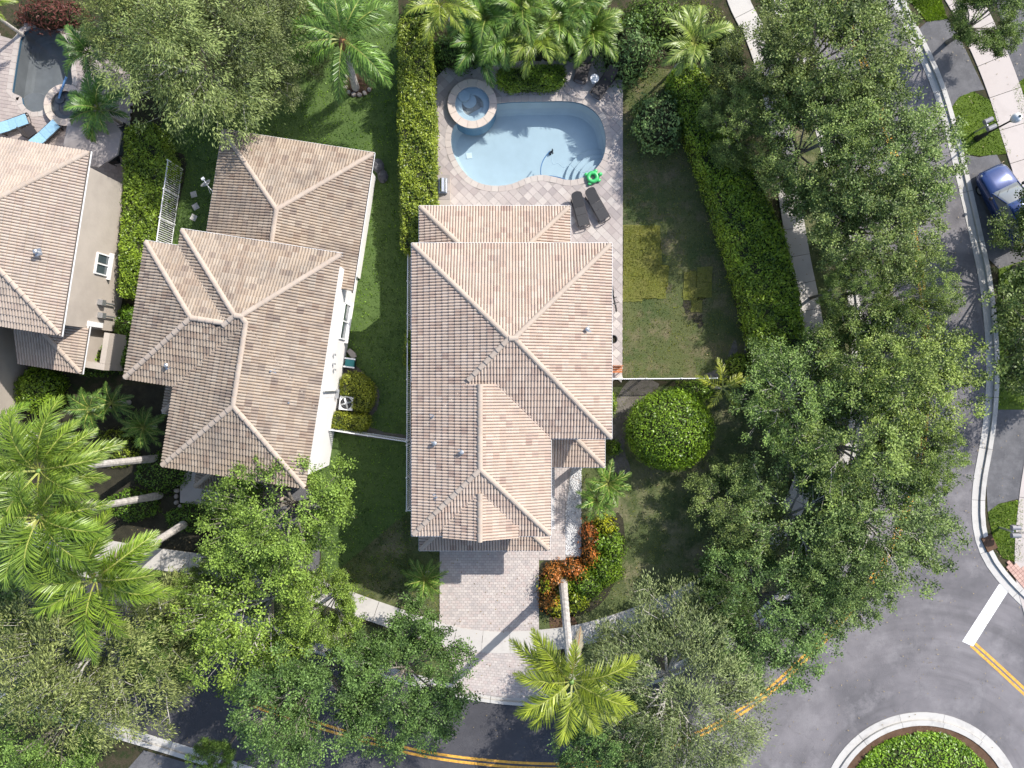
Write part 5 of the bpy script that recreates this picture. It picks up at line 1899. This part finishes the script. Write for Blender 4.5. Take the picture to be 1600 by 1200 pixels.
grass([('side', 26000)], 0, (.68, .92, .5), 'green grass blades of the lush side lawn', hgt=.09)
grass([('yard', 12000), ('front', 12000), ('strip', 3500), ('swale', 6000), ('swale2', 3000)], 0, (.75, .65, .55), 'thin grass tufts of the patchy lawns')
grass([(k, 2500) for k in LAWNS if k not in ('side', 'yard', 'front', 'strip', 'swale', 'swale2')], 0, (.85, 1.0, .5), 'bright grass blades of the verges', hgt=.1)

sod_rects = [(974, 352, 1000, 392), (1001, 353, 1031, 390), (974, 393, 1004, 432), (1005, 391, 1034, 414), (1005, 415, 1044, 446), (974, 433, 1004, 471), (1005, 447, 1040, 466), (1068, 425, 1088, 468), (1089, 417, 1113, 440), (1089, 441, 1112, 464), (1080, 469, 1097, 488)]
SODL = ['sod square at the top left corner of the bright patch, against the deck', 'sod square at the top right corner of the bright sod patch', 'sod square against the deck, middle of three down the deck edge',
        'small flat sod square second from the top on the right of the bright patch', 'wide sod square sticking out farthest right of the bright patch', 'sod square at the lower left corner of the bright patch, against the deck',
        'low sod square at the lower right corner of the bright patch', 'tall dull sod square left of the pair in mid yard', 'dull sod square at the top right in mid yard', 'dull sod square below the top right one in mid yard', 'small dull sod square lowest of those in mid yard']
for i, (x0, y0, x1, y1) in enumerate(sod_rects):
    a, b = P(x0, y1), P(x1, y0)
    m = MB()
    cx, cy = (a.x + b.x) / 2, (a.y + b.y) / 2
    w, h_ = (b.x - a.x) / 2 + .012, (b.y - a.y) / 2 + .012
    pts = []
    for k in range(16):
        e = [(-1, -1), (-.5, -1), (0, -1), (.5, -1), (1, -1), (1, -.5), (1, 0), (1, .5), (1, 1), (.5, 1), (0, 1), (-.5, 1), (-1, 1), (-1, .5), (-1, 0), (-1, -.5)][k]
        pts.append((e[0] * w + random.uniform(-.045, .03), e[1] * h_ + random.uniform(-.045, .03)))
    m.prism(pts, .0, .032 + i * .0011)
    o = m.build('sod_square', M['sod'])
    o.location = (cx, cy, .004)
    tag(o, SODL[i], 'sod', 'new sod squares beside the deck' if i < 7 else 'new sod squares in mid yard')


LAWNS['sod'] = px_straight([(974, 353), (1031, 353), (1034, 412), (1045, 416), (1043, 446), (1038, 466), (974, 470)])
LAWNS['sod2'] = px_straight([(1069, 426), (1112, 418), (1112, 463), (1098, 468), (1096, 487), (1082, 486), (1080, 468), (1069, 467)])
grass([('sod', 7000), ('sod2', 2200)], 0, (1.0, .78, .55), 'short bright blades of the new sod', hgt=.085)
g_ = np.random.default_rng(77)
N_ = 2600
X_, Y_ = g_.uniform(-24, 30, N_), g_.uniform(-22, 20, N_)
kp = np.ones(N_, bool)
for x0, x1, y0, y1 in ((-24, 5, -7.5, 20), (5, 11, -2, 20), (-8, 1, 7, 18)):
    kp &= ~((X_ > x0) & (X_ < x1) & (Y_ > y0) & (Y_ < y1))
X_, Y_ = X_[kp], Y_[kp]
ax_ = g_.normal(size=(len(X_), 3))
ax_[:, 2] = 0
lo_ = link('fallen_leaves', quads_mesh('fallen_leaves', leaf_quads(np.stack([X_, Y_, np.full(len(X_), .075)], 1), ax_, np.tile([0.1, 0.1, 1.0], (len(X_), 1)), g_.uniform(.06, .13, len(X_)), .05), g_.random(len(X_)), M['leaf_dead']))
set_tree(lo_, (1.1, .95, .7))
tag(lo_, 'dry fallen leaves scattered over street, verge and sidewalk', 'leaf litter', None, 'stuff')


def stones(pts, label, n, s=.2, z=.0):
    path = resample(smooth_path([P(*p) for p in pts], 5), s * 1.25)
    for p in path[:n]:
        m = MB()
        m.lathe([(s * .55, 0), (s * .6, s * .3), (s * .4, s * .55), (.01, s * .6)], (0, 0, 0), 7, 0, random.random(), random.uniform(.75, 1.1), random.uniform(.7, 1.0))
        o = m.build('edging_stone', M['stone'])
        o.location = (p.x, p.y, z)
        o.rotation_euler = (0, 0, random.random() * 6)
        tag(o, label, 'stone', label)


stones([(281, 738), (276, 775), (280, 790), (305, 795), (345, 800), (340, 815)], 'rough pale stone edging the entry slab of the middle house', 26, .28)
stones([(541, 120), (540, 138), (550, 147), (566, 148), (578, 140)], 'curved edging stone round the queen palm foot', 14, .26)

# stepping stones
for px, py in ((303, 304), (306, 323), (303, 340)):
    m = MB()
    m.prism([(-.17, -.17), (.17, -.17), (.17, .17), (-.17, .17)], 0, .04)
    o = m.build('stepping_stone', M['concrete'])
    q = P(px, py)
    o.location = (q.x, q.y, .01)
    o.rotation_euler = (0, 0, random.uniform(-.6, .6))
    tag(o, {304: 'topmost', 323: 'middle', 340: 'lowest'}[py] + ' grey square stepping stone on the dark grass below the satellite dish', 'stepping stone', 'stepping stones by the dish')

# ------------------------------------------------------------------ furniture


def make_lounger(label, cushion, loc, rz, frame='black_wicker', back=R(22), group=None):
    r = thing('sun_lounger', label, 'sun lounger', loc, rz, group)
    # x: foot(-) to head(+)
    f = MB()
    for s in (-1, 1):
        f.box((-.1, s * .33, .30), (1.75, .05, .07))
    f.tube([(-.93, -.33, .30), (-1.0, -.28, .30), (-1.02, 0, .30), (-1.0, .28, .30), (-.93, .33, .30)], .028, 6)
    f.box((.0, 0, .30), (.05, .62, .05))
    f.build('frame', M[frame], r)
    for x in (-.8, .7):
        for s in (-1, 1):
            g = MB()
            g.box((x, s * .32, .14), (.06, .05, .28))
            g.build('leg', M[frame], r)
    g = MB()
    g.box((-.55, 0, .345), (.62, .6, .05))
    g.box((-.02, 0, .35), (.42, .6, .055))
    g.build('seat', M[cushion], r)
    g = MB()
    pr = [(0, -.31), (.72, -.31), (.84, -.26), (.9, -.12), (.92, 0), (.9, .12), (.84, .26), (.72, .31), (0, .31)]
    ca, sa = math.cos(back), math.sin(back)
    top = [(.2 + p[0] * ca, p[1], .36 + p[0] * sa) for p in pr]
    bot = [(p[0] + .05 * sa, p[1], p[2] - .06) for p in top]
    n_ = len(pr)
    g.mesh_part(top + bot, [tuple(range(n_)), tuple(range(2 * n_ - 1, n_ - 1, -1))] + [((i + 1) % n_, i, i + n_, (i + 1) % n_ + n_) for i in range(n_)])
    g.build('backrest', M[cushion], r)
    return r


def lounger_at(label, cushion, hx, hy, fx, fy, **k):
    a, b = P(hx, hy, .5), P(fx, fy, .3)
    mid = (a + b) / 2
    make_lounger(label, cushion, (mid.x, mid.y, .08), math.atan2(a.y - b.y, a.x - b.x), **k)


lounger_at('charcoal sun lounger left of the pair beside the rear roof', 'grey_sling', 900, 304, 913, 355)
lounger_at('charcoal sun lounger right of the pair beside the rear roof', 'grey_sling', 921, 299, 945, 344)
lounger_at('black lounge chair half under the palm at the top of the deck', 'black_wicker', 918, 84, 907, 122, back=R(50))
lounger_at('black lounge chair at the deck corner beside the white side table', 'black_wicker', 956, 114, 934, 144, back=R(50))
lounger_at('light blue cushioned lounger at the left edge beside the grey pool', 'blue_cushion', -6, 202, 46, 186, back=R(8))
lounger_at('light blue cushioned lounger partly under the left house roof', 'blue_cushion', 55, 222, 88, 196, back=R(8))
t_ = P(929, 123, .45)
st = thing('side_table', 'small round white side table between the black chairs', 'side table', (t_.x, t_.y, .08))
m = MB()
m.lathe([(.24, .40), (.25, .42), (.25, .44), (.01, .44)], k=20)
m.build('table_top', M['white_metal'], st)
m = MB()
m.lathe([(.16, 0), (.16, .03), (.04, .06), (.04, .40)], k=12)
m.build('pedestal', M['white_metal'], st)
# dark chair between blue loungers
q = P(48, 206, .3)
ch = thing('patio_chair', 'dark low chair between the two blue loungers', 'chair', (q.x, q.y, .08), R(35))
m = MB()
m.box((0, 0, .3), (.6, .6, .08))
m.build('seat', M['black_wicker'], ch)
m = MB()
m.box((-.3, 0, .55), (.06, .6, .5))
m.build('backrest', M['black_wicker'], ch)
for sx in (-.25, .25):
    for sy in (-.25, .25):
        m = MB()
        m.box((sx, sy, .14), (.05, .05, .28))
        m.build('leg', M['black_wicker'], ch)
# umbrella
u_ = P(139, 213, 2.5)
um = thing('patio_umbrella', 'large grey octagonal patio umbrella at the left house corner', 'umbrella', (u_.x, u_.y, .06), R(12))
for i in range(8):
    a0, a1 = i * math.pi / 4, (i + 1) * math.pi / 4
    rr = 1.62
    m = MB()
    m.poly([(0, 0, 2.62), (rr * math.cos(a0), rr * math.sin(a0), 2.12), (rr * math.cos(a1), rr * math.sin(a1), 2.12)])
    m.poly([(rr * math.cos(a0), rr * math.sin(a0), 2.12), (rr * math.cos(a0), rr * math.sin(a0), 2.0), (rr * math.cos(a1), rr * math.sin(a1), 2.0), (rr * math.cos(a1), rr * math.sin(a1), 2.12)])
    m.build('canopy_panel', M['grey_canvas'], um)
    m = MB()
    m.tube([(0, 0, 2.58), (rr * math.cos(a0), rr * math.sin(a0), 2.1)], .014, 4)
    m.build('rib', M['grey_metal'], um)
m = MB()
m.tube([(0, 0, 0), (0, 0, 2.7)], .03, 8)
m.build('pole', M['grey_metal'], um)
m = MB()
m.lathe([(.3, 0), (.3, .06), (.05, .1), (.05, .2)], k=16)
m.build('base', M['grey_metal'], um)
# patio table and chairs next to the umbrella
q = P(185, 222, .7)
tb = thing('patio_table', 'black metal patio table with glass top at the umbrella edge', 'table', (q.x, q.y, .08), R(-9))
m = MB()
m.box((0, 0, .70), (.85, 1.5, .02))
m.build('glass_top', M['glass'], tb)
m = MB()
for s in (-1, 1):
    m.box((s * .45, 0, .70), (.06, 1.6, .05))
    m.box((0, s * .78, .70), (.84, .05, .05))
m.build('rim', M['black'], tb)
for sx in (-.42, .42):
    for sy in (-.72, .72):
        m = MB()
        m.box((sx, sy, .34), (.05, .05, .68))
        m.build('leg', M['black'], tb)
cp = None
for px, py, rz, lb in ((196, 205, 10, 'black patio chair on the right side of the patio table, upper'), (197, 232, 8, 'black patio chair on the right side of the patio table, lower'), (182, 250, -80, 'black patio chair at the end of the patio table')):
    q = P(px, py, .4)
    if cp is None:
        cp = thing('patio_chair', lb, 'chair', (q.x, q.y, .08), R(rz), 'chairs at the patio table')
        for nm_, c, d in (('seat', (0, 0, .42), (.5, .5, .05)), ('backrest', (.25, 0, .68), (.04, .5, .5))):
            m = MB()
            m.box(c, d)
            m.build(nm_, M['black'], cp)
        for sx in (-.22, .22):
            for sy in (-.22, .22):
                m = MB()
                m.box((sx, sy, .2), (.035, .035, .4))
                m.build('leg', M['black'], cp)
        for sy in (-.27, .27):
            m = MB()
            m.box((0, sy, .6), (.5, .03, .03))
            m.build('armrest', M['black'], cp)
    else:
        c2 = copy_tree(cp)
        c2.location, c2.rotation_euler = (q.x, q.y, .08), (0, 0, R(rz))
        c2['label'] = lb
# barbecue counter
q0, q1 = P(679, 325, .9), P(703, 273, .9)
bc = thing('barbecue_counter', 'grey stone barbecue counter between tall hedge and pool deck', 'counter', ((q0.x + q1.x) / 2, (q0.y + q1.y) / 2, .05))
w_, h_ = (q1.x - q0.x), (q1.y - q0.y)
m = MB()
m.box((0, 0, .41), (w_ - .06, h_ - .06, .82))
m.build('cabinet', M['beige_wall'], bc)
for k in range(4):
    m = MB()
    m.box((0, -h_ / 2 + h_ * (k + .5) / 4, .855), (w_, h_ / 4 - .012, .06), 0, 0, random.random())
    m.build('counter_slab', M['stone'], bc)
q = P(692, 290, 1.1)
gr = thing('gas_grill', 'stainless steel gas grill set on the stone counter', 'grill', (q.x, q.y, .93))
m = MB()
m.box((0, 0, .09), (.48, .85, .18))
m.build('firebox', M['grey_metal'], gr)
m = MB()
pts = [(-.18, .18), (-.15, .32), (-.05, .4), (.08, .38), (.18, .28), (.2, .18)]
vs_ = [(p[0], -.38, p[1]) for p in pts] + [(p[0], .38, p[1]) for p in pts]
m.mesh_part(vs_, [(i, i + 1, i + 7, i + 6) for i in range(5)] + [(0, 6, 11, 5), tuple(range(6))[::-1], tuple(range(6, 12))])
m.build('lid', M['steel'], gr)
m = MB()
m.tube([(.24, -.3, .3), (.24, .3, .3)], .02, 6)
m.build('handle', M['steel'], gr)
# turtle ring float
q = P(926, 277, .2)
fl = thing('pool_float', 'bright green inflatable turtle shaped ring at the pool edge', 'pool float', (q.x, q.y, .09), R(20))
m = MB()
k1_, k2_ = 20, 10
vs_ = []
for i in range(k1_):
    a = 2 * math.pi * i / k1_
    for j in range(k2_):
        b_ = 2 * math.pi * j / k2_
        vs_.append(((.25 + .12 * math.cos(b_)) * math.cos(a), (.25 + .12 * math.cos(b_)) * math.sin(a), .12 + .12 * math.sin(b_)))
m.mesh_part(vs_, [(i * k2_ + j, ((i + 1) % k1_) * k2_ + j, ((i + 1) % k1_) * k2_ + (j + 1) % k2_, i * k2_ + (j + 1) % k2_) for i in range(k1_) for j in range(k2_)])
m.build('ring', M['green_vinyl'], fl, True)
for a in (45, 135, 225, 315):
    m = MB()
    m.sphere((.40 * math.cos(R(a)), .40 * math.sin(R(a)), .1), .12, 8, 1.1, .85, .5)
    m.build('flipper', M['green_vinyl'], fl, True)
m = MB()
m.sphere((.45, 0, .16), .13, 10, 1.1, .9, .9)
m.build('head', M['green_vinyl'], fl, True)
# pool cleaner with hoses
q = P(861, 238, -1.2)
cl_ = thing('pool_cleaner', 'pool cleaner on the floor with its looping hose', 'pool cleaner', (q.x, q.y, -1.33))
m = MB()
m.box((0, 0, .1), (.26, .2, .14), .5, 0, 0, .7)
m.build('body', M['black'], cl_)
m = MB()
m.box((.08, .1, .2), (.06, .12, .2), .3)
m.build('fin', M['black'], cl_)


def px_tube(pts, z, r_, mat, name, parent):
    path = smooth_path([P(a, b, z) for a, b in pts], 6)
    m = MB()
    m.tube([(p.x, p.y, p.z) for p in path], r_, 5)
    m.build(name, mat, parent, True, True)


px_tube([(859, 236), (849, 250), (845, 264), (847, 275), (862, 275), (880, 279), (886, 282)], -.14, .028, M['hose_blue'], 'hose', cl_)
px_tube([(862, 240), (864, 256), (872, 255), (880, 261), (892, 258), (902, 266), (912, 269), (920, 270)], -.13, .02, M['hose_white'], 'hose', cl_)
q = P(101, 150, .4)
hs = thing('water_hose', 'blue hose lying over the rim of the grey spa', 'hose', (q.x, q.y, 0))
px_tube([(104, 120), (100, 130), (97, 138), (94, 146), (92, 154)], .46, .07, M['hose_blue'], 'pipe', hs)

# air conditioner, cart, satellite dish
q = P(541, 630, .8)
ac = thing('air_conditioner', 'light grey air conditioner with round fan between the box shrubs', 'air conditioner', (q.x, q.y, .02), R(-6))
m = MB()
m.box((0, 0, .4), (.78, .78, .8))
m.build('housing', M['white_metal'], ac)
m = MB()
m.lathe([(.33, .802), (.33, .81), (.02, .81)], k=24)
m.build('fan_well', M['black'], ac)
for i in range(4):
    m = MB()
    a = i * math.pi / 2 + .4
    m.box((.15 * math.cos(a), .15 * math.sin(a), .825), (.3, .1, .012), a, 0, 0, 1, .35)
    m.build('fan_blade', M['grey_metal'], ac)
for r_ in (.12, .22, .32):
    m = MB()
    m.tube([(r_ * math.cos(i * .2618), r_ * math.sin(i * .2618), .845) for i in range(25)], .005, 4)
    m.build('guard_ring', M['grey_metal'], ac)
q = P(546, 567, .6)
ca = thing('garden_cart', 'teal and white garden hose cart against the white wall', 'cart', (q.x, q.y, .02), R(-8))
for nm_, c, d, mt in (('tray', (0, 0, .42), (.5, .42, .28), 'teal'), ('rim', (0, .24, .55), (.62, .08, .06), 'white_metal'), ('rim', (0, -.24, .55), (.62, .08, .06), 'white_metal'), ('base', (0, -.02, .14), (.5, .5, .24), 'black')):
    m = MB()
    m.box(c, d)
    m.build(nm_, M[mt], ca)
q = P(549, 552, .3)
m = MB()
m.prism([(-.3, -.12), (.25, -.2), (.32, .05), (.1, .16), (-.28, .12)], 0, .22, 0, .5)
o = m.build('rock', M['stone'])
o.location, o.rotation_euler = (q.x, q.y, .01), (0, 0, R(-45))
tag(o, 'pale flat rock above the garden cart', 'rock')
q = P(321, 293, 3.0)
di = thing('satellite_dish', 'grey satellite dish on the left edge of the rear tan roof', 'satellite dish', (q.x + .25, q.y - .1, 2.95), R(120))
m = MB()
m.lathe([(.30, .10), (.26, .065), (.15, .02), (.01, 0), (.01, -.015), (.15, .0), (.27, .05)], k=24)
o = m.build('dish', M['grey_metal'], di, True)
o.rotation_euler = (0, R(50), 0)
o.location = (.25, 0, .2)
for nm_, pts, r_ in (('mast', [(-.1, 0, -.25), (.22, 0, .18)], .022), ('feed_arm', [(.25, 0, .1), (.62, .02, .12)], .018), ('strut', [(-.05, .18, -.3), (.2, 0, .1)], .012)):
    m = MB()
    m.tube(pts, r_, 6)
    m.build(nm_, M['white_metal'], di)
m = MB()
m.box((.64, .02, .14), (.12, .16, .1))
m.build('receiver', M['white_metal'], di)

# rubbish and things at the right wall: bicycle, pots, bench, bowls
bx = P(960, 466)
bk = thing('bicycle', 'black bicycle leaning along the right wall of the central house', 'bicycle', (bx.x, bx.y, .08), R(-80))
lean = Matrix.Rotation(R(12), 4, 'X')
for x in (-.5, .5):
    m = MB()
    pts = [(x + .33 * math.cos(i * .2618), 0, .33 + .33 * math.sin(i * .2618)) for i in range(25)]
    m.tube(pts, .022, 6)
    w = m.build('wheel', M['tyre'], bk)
    w.rotation_euler = (R(14), 0, 0)
    sp = MB()
    for i in range(8):
        a = i * math.pi / 4
        sp.tube([(x, 0, .33), (x + .32 * math.cos(a), 0, .33 + .32 * math.sin(a))], .003, 3)
    sp.build('spokes', M['grey_metal'], w)
for nm_, segs, r_, mt in (('frame', [[(-.5, 0, .33), (-.12, 0, .85)], [(-.12, 0, .78), (.38, 0, .78)], [(.38, 0, .82), (.5, 0, .33)], [(0, 0, .3), (-.14, 0, .82)], [(0, 0, .3), (.38, 0, .72)], [(-.5, 0, .33), (0, 0, .3)]], .022, 'black'),
                          ('handlebar', [[(.36, 0, .78), (.36, 0, .98)], [(.36, -.28, 1.0), (.38, 0, .98), (.36, .28, 1.0)]], .018, 'black'), ('pedal', [[(.0, -.16, .22), (.0, .16, .38)]], .025, 'black')):
    m = MB()
    for s in segs:
        m.tube(s, r_, 6)
    m.build(nm_, M[mt], bk).rotation_euler = (R(14), 0, 0)
m = MB()
m.sphere((-.14, 0, .9), .12, 8, 1.2, .7, .35)
m.build('saddle', M['black'], bk).rotation_euler = (R(14), 0, 0)


def pot(px, py, r_, h, label, mt='terracotta'):
    q = P(px, py, h)
    t = thing('plant_pot', label, 'pot', (q.x, q.y, .04))
    m = MB()
    m.lathe([(r_ * .72, 0), (r_ * .95, h * .9), (r_ * 1.05, h * .92), (r_ * 1.05, h), (r_ * .88, h), (r_ * .85, h * .7)], k=18)
    m.build('vessel', M[mt], t, False)
    m = MB()
    m.lathe([(r_ * .86, h * .72), (.01, h * .74)], k=14)
    m.build('soil', M['dark_soil'], t)


pot(958, 530, .24, .45, 'round black pot on the narrow deck beside the house')
pot(1181, 557, .27, .45, 'black plastic pot at the foot of the long hedge')
pot(1151, 574, .22, .35, 'black pot ring near the end of the white fence')
q = P(962, 577, .5)
be = thing('wooden_bench', 'small orange brown wooden bench at the lower end of the deck strip', 'bench', (q.x, q.y, .08))
for i in range(3):
    m = MB()
    m.box((0, -.14 + i * .13, .42), (.75, .11, .03), 0)
    m.build('seat_slat', M['wood'], be)
m = MB()
m.box((0, .2, .66), (.75, .03, .4))
m.build('backrest', M['wood'], be)
for sx in (-.32, .32):
    for sy in (-.14, .14):
        m = MB()
        m.box((sx, sy, .2), (.05, .05, .4))
        m.build('leg', M['wood'], be)

# boulders at the corner of the rear tan roof
for px, py, s, lb in ((590, 258, .34, 'dark boulder at the corner of the rear tan roof'), (597, 274, .3, 'dark boulder below the downspout of the rear tan roof')):
    q = P(px, py, .3)
    m = MB()
    m.lathe([(s, 0), (s * 1.05, s * .4), (s * .7, s * .85), (.01, s)], k=9, sx=1, sy=1.3)
    o = m.build('boulder', M['dark_rock'])
    o.location, o.rotation_euler = (q.x, q.y, 0), (0, 0, random.random())
    tag(o, lb, 'boulder')

# ------------------------------------------------------------------ mailboxes, lamp


def mailboxes(base_px, ang, label):
    q = P(*base_px)
    r = thing('mailbox', label, 'mailbox', (q.x, q.y, .03), R(ang))
    m = MB()
    m.box((0, 0, .55), (.1, .1, 1.1))
    m.box((0, 0, 1.12), (.14, .14, .05), 0, 0, 0, .3)
    m.build('post', M['grey_metal'], r)
    m = MB()
    m.box((.1, 0, .98), (.1, .75, .06))
    m.build('crossbar', M['black'], r)
    for s in (-1, 1):
        m = MB()
        n_ = 7
        pr = [(-.13, 0), (-.13, .14)] + [(-.13 * math.cos(math.pi * i / n_), .14 + .11 * math.sin(math.pi * i / n_)) for i in range(1, n_)] + [(.13, .14), (.13, 0)]
        k = len(pr)
        vs_ = [(-.2 + .1, s * .22 + p[0], 1.02 + p[1]) for p in pr] + [(.38, s * .22 + p[0], 1.02 + p[1]) for p in pr]
        m.mesh_part(vs_, [(i, (i + 1) % k, (i + 1) % k + k, i + k) for i in range(k)] + [tuple(range(k))[::-1], tuple(range(k, 2 * k))])
        b = m.build('letter_box', M['mail_grey'], r)
        m = MB()
        m.box((.2, s * .22 + .14 * s, 1.18), (.02, .02, .16))
        m.build('flag', M['black'], b)
    m = MB()
    m.tube([(.1, -.05, 1.05), (.52, -.05, 1.33)], .02, 5)
    m.build('bracket', M['black'], r)


mailboxes((1522, 207), 25, 'pair of grey mailboxes on one post beside the lamp post')
mailboxes((1561, 824), 0, 'pair of grey mailboxes on one post near the stop bar')
q = P(1526, 217)
lp = thing('street_lamp', 'black lamp post with milky globe beside the wide sidewalk', 'street lamp', (q.x, q.y, .02))
m = MB()
m.lathe([(.19, 0), (.19, .1), (.13, .25), (.12, .7), (.08, .85), (.06, .95)], k=14)
m.build('base', M['black'], lp, True)
m = MB()
m.tube([(0, 0, .9), (0, 0, 2.85)], [.055, .045], 10)
m.lathe([(.045, 2.75), (.11, 2.85), (.14, 2.9)], k=12)
m.build('pole', M['black'], lp, True)
m = MB()
m.lathe([(.12, 2.9), (.22, 3.05), (.26, 3.2), (.22, 3.36), (.12, 3.46), (.01, 3.5)], k=16)
m.build('globe', M['lamp_glass'], lp, True)
m = MB()
m.lathe([(.08, 3.48), (.05, 3.54), (.01, 3.6)], k=10)
m.build('finial', M['grey_metal'], lp)

# small kerb inlet
q = P(1544, 848)
m = MB()
m.box((0, 0, .075), (.62, .85, .155))
o = m.build('storm_drain', M['mulch'])
o.location, o.rotation_euler = (q.x, q.y, 0), (0, 0, R(25))
tag(o, 'brown stained storm drain inlet in the kerb below the lower mailboxes', 'storm drain')

# ------------------------------------------------------------------ car
fc, rc = P(1551, 262, .8), P(1607, 376, .8)
cc = (fc + rc) / 2
car = thing('parked_car', 'dark blue car parked across the sidewalk at the right edge', 'car', (cc.x, cc.y, .02), math.atan2(fc.y - rc.y, fc.x - rc.x))


def loft(m, secs, mi=0):
    k = len(secs[0])
    vs_ = [v for s in secs for v in s]
    fs = []
    for i in range(len(secs) - 1):
        for j in range(k - 1):
            fs.append((i * k + j, (i + 1) * k + j, (i + 1) * k + j + 1, i * k + j + 1))
    fs.append(tuple(range(k)))
    fs.append(tuple((len(secs) - 1) * k + j for j in range(k))[::-1])
    m.mesh_part(vs_, fs, mi)


def sec(x, w, z0, zs, zt):
    """body cross-section: sill, side, shoulder, deck"""
    half = [(w * .90, z0), (w * 1.0, z0 + .14), (w * 1.0, zs - .12), (w * .95, zs), (w * .78, zt - .015), (w * .4, zt), (0, zt + .01)]
    return [(x, y, z) for y, z in half] + [(x, -y, z) for y, z in half[-2::-1]]


m = MB()
loft(m, [sec(2.34, .52, .36, .52, .56), sec(2.26, .74, .26, .62, .68), sec(2.05, .88, .22, .70, .80), sec(1.6, .93, .2, .80, .92), sec(1.05, .94, .2, .90, 1.0), sec(.9, .94, .2, .93, .96),
         sec(0, .95, .2, .95, .97), sec(-1.2, .95, .2, .98, 1.0), sec(-1.75, .93, .22, 1.0, 1.05), sec(-2.15, .88, .26, .98, 1.04), sec(-2.3, .72, .36, .85, .9)])
m.build('body', M['car_blue'], car, True)


def csec(x, wb, zb, wt, zt):
    half = [(wb, zb), (wb * .5 + wt * .5, zb * .45 + zt * .55), (wt, zt - .03), (wt * .8, zt), (0, zt + .02)]
    return [(x, y, z) for y, z in half] + [(x, -y, z) for y, z in half[-2::-1]]


m = MB()
loft(m, [csec(1.02, .80, .93, .76, .98), csec(.55, .82, .94, .68, 1.24), csec(.18, .83, .95, .62, 1.43), csec(-.3, .84, .96, .61, 1.48), csec(-.9, .84, .97, .60, 1.45), csec(-1.45, .82, .98, .60, 1.30), csec(-1.95, .76, .98, .66, 1.06)])
m.build('glasshouse', M['car_glass_sky_tone'], car, True)
m = MB()
loft(m, [[(x, y, z) for y, z in ((w, z0 - .03), (w * .8, z0 + .012), (0, z0 + .032), (-w * .8, z0 + .012), (-w, z0 - .03))] for x, w, z0 in ((.12, .62, 1.44), (-.3, .63, 1.485), (-.9, .62, 1.46), (-1.2, .61, 1.40))])
m.build('roof_panel', M['car_blue'], car, True)
for s in (-1, 1):
    for (x0, z0, y0, x1, z1, y1) in ((1.02, .95, .81, .16, 1.43, .64), (-1.2, 1.40, .62, -1.95, 1.0, .76)):
        m = MB()
        m.tube([(x0, s * y0, z0), (x1, s * y1, z1)], .035, 6)
        m.build('pillar', M['car_blue'], car)
    m = MB()
    m.sphere((.78, s * 1.03, 1.0), .12, 8, .8, 1.0, .7)
    m.build('mirror', M['black'], car, True)
    m = MB()
    m.sphere((2.03, s * .68, .65), .17, 8, 1.15, .8, .55)
    m.build('headlight', M['car_glass_sky_tone'], car, True)
    m = MB()
    m.box((-2.2, s * .66, .85), (.14, .3, .16))
    m.build('taillight', mat_plain('red lens', (.3, .01, .01), .2), car)
    for x in (1.42, -1.38):
        m = MB()
        m.tube([(x, s * .66, .33), (x, s * .90, .33)], .33, 18)
        w = m.build('wheel', M['tyre'], car)
        m = MB()
        m.tube([(x, s * .895, .33), (x, s * .915, .33)], .21, 14)
        m.build('rim', M['grey_metal'], w)
m = MB()
m.box((2.31, 0, .45), (.06, .9, .16))
m.build('grille', M['black'], car)
for s in (-.3, .3):
    m = MB()
    m.tube([(1.0, s, .985), (.72, s + .45, 1.17)], .012, 5)
    m.build('wiper', M['black'], car)
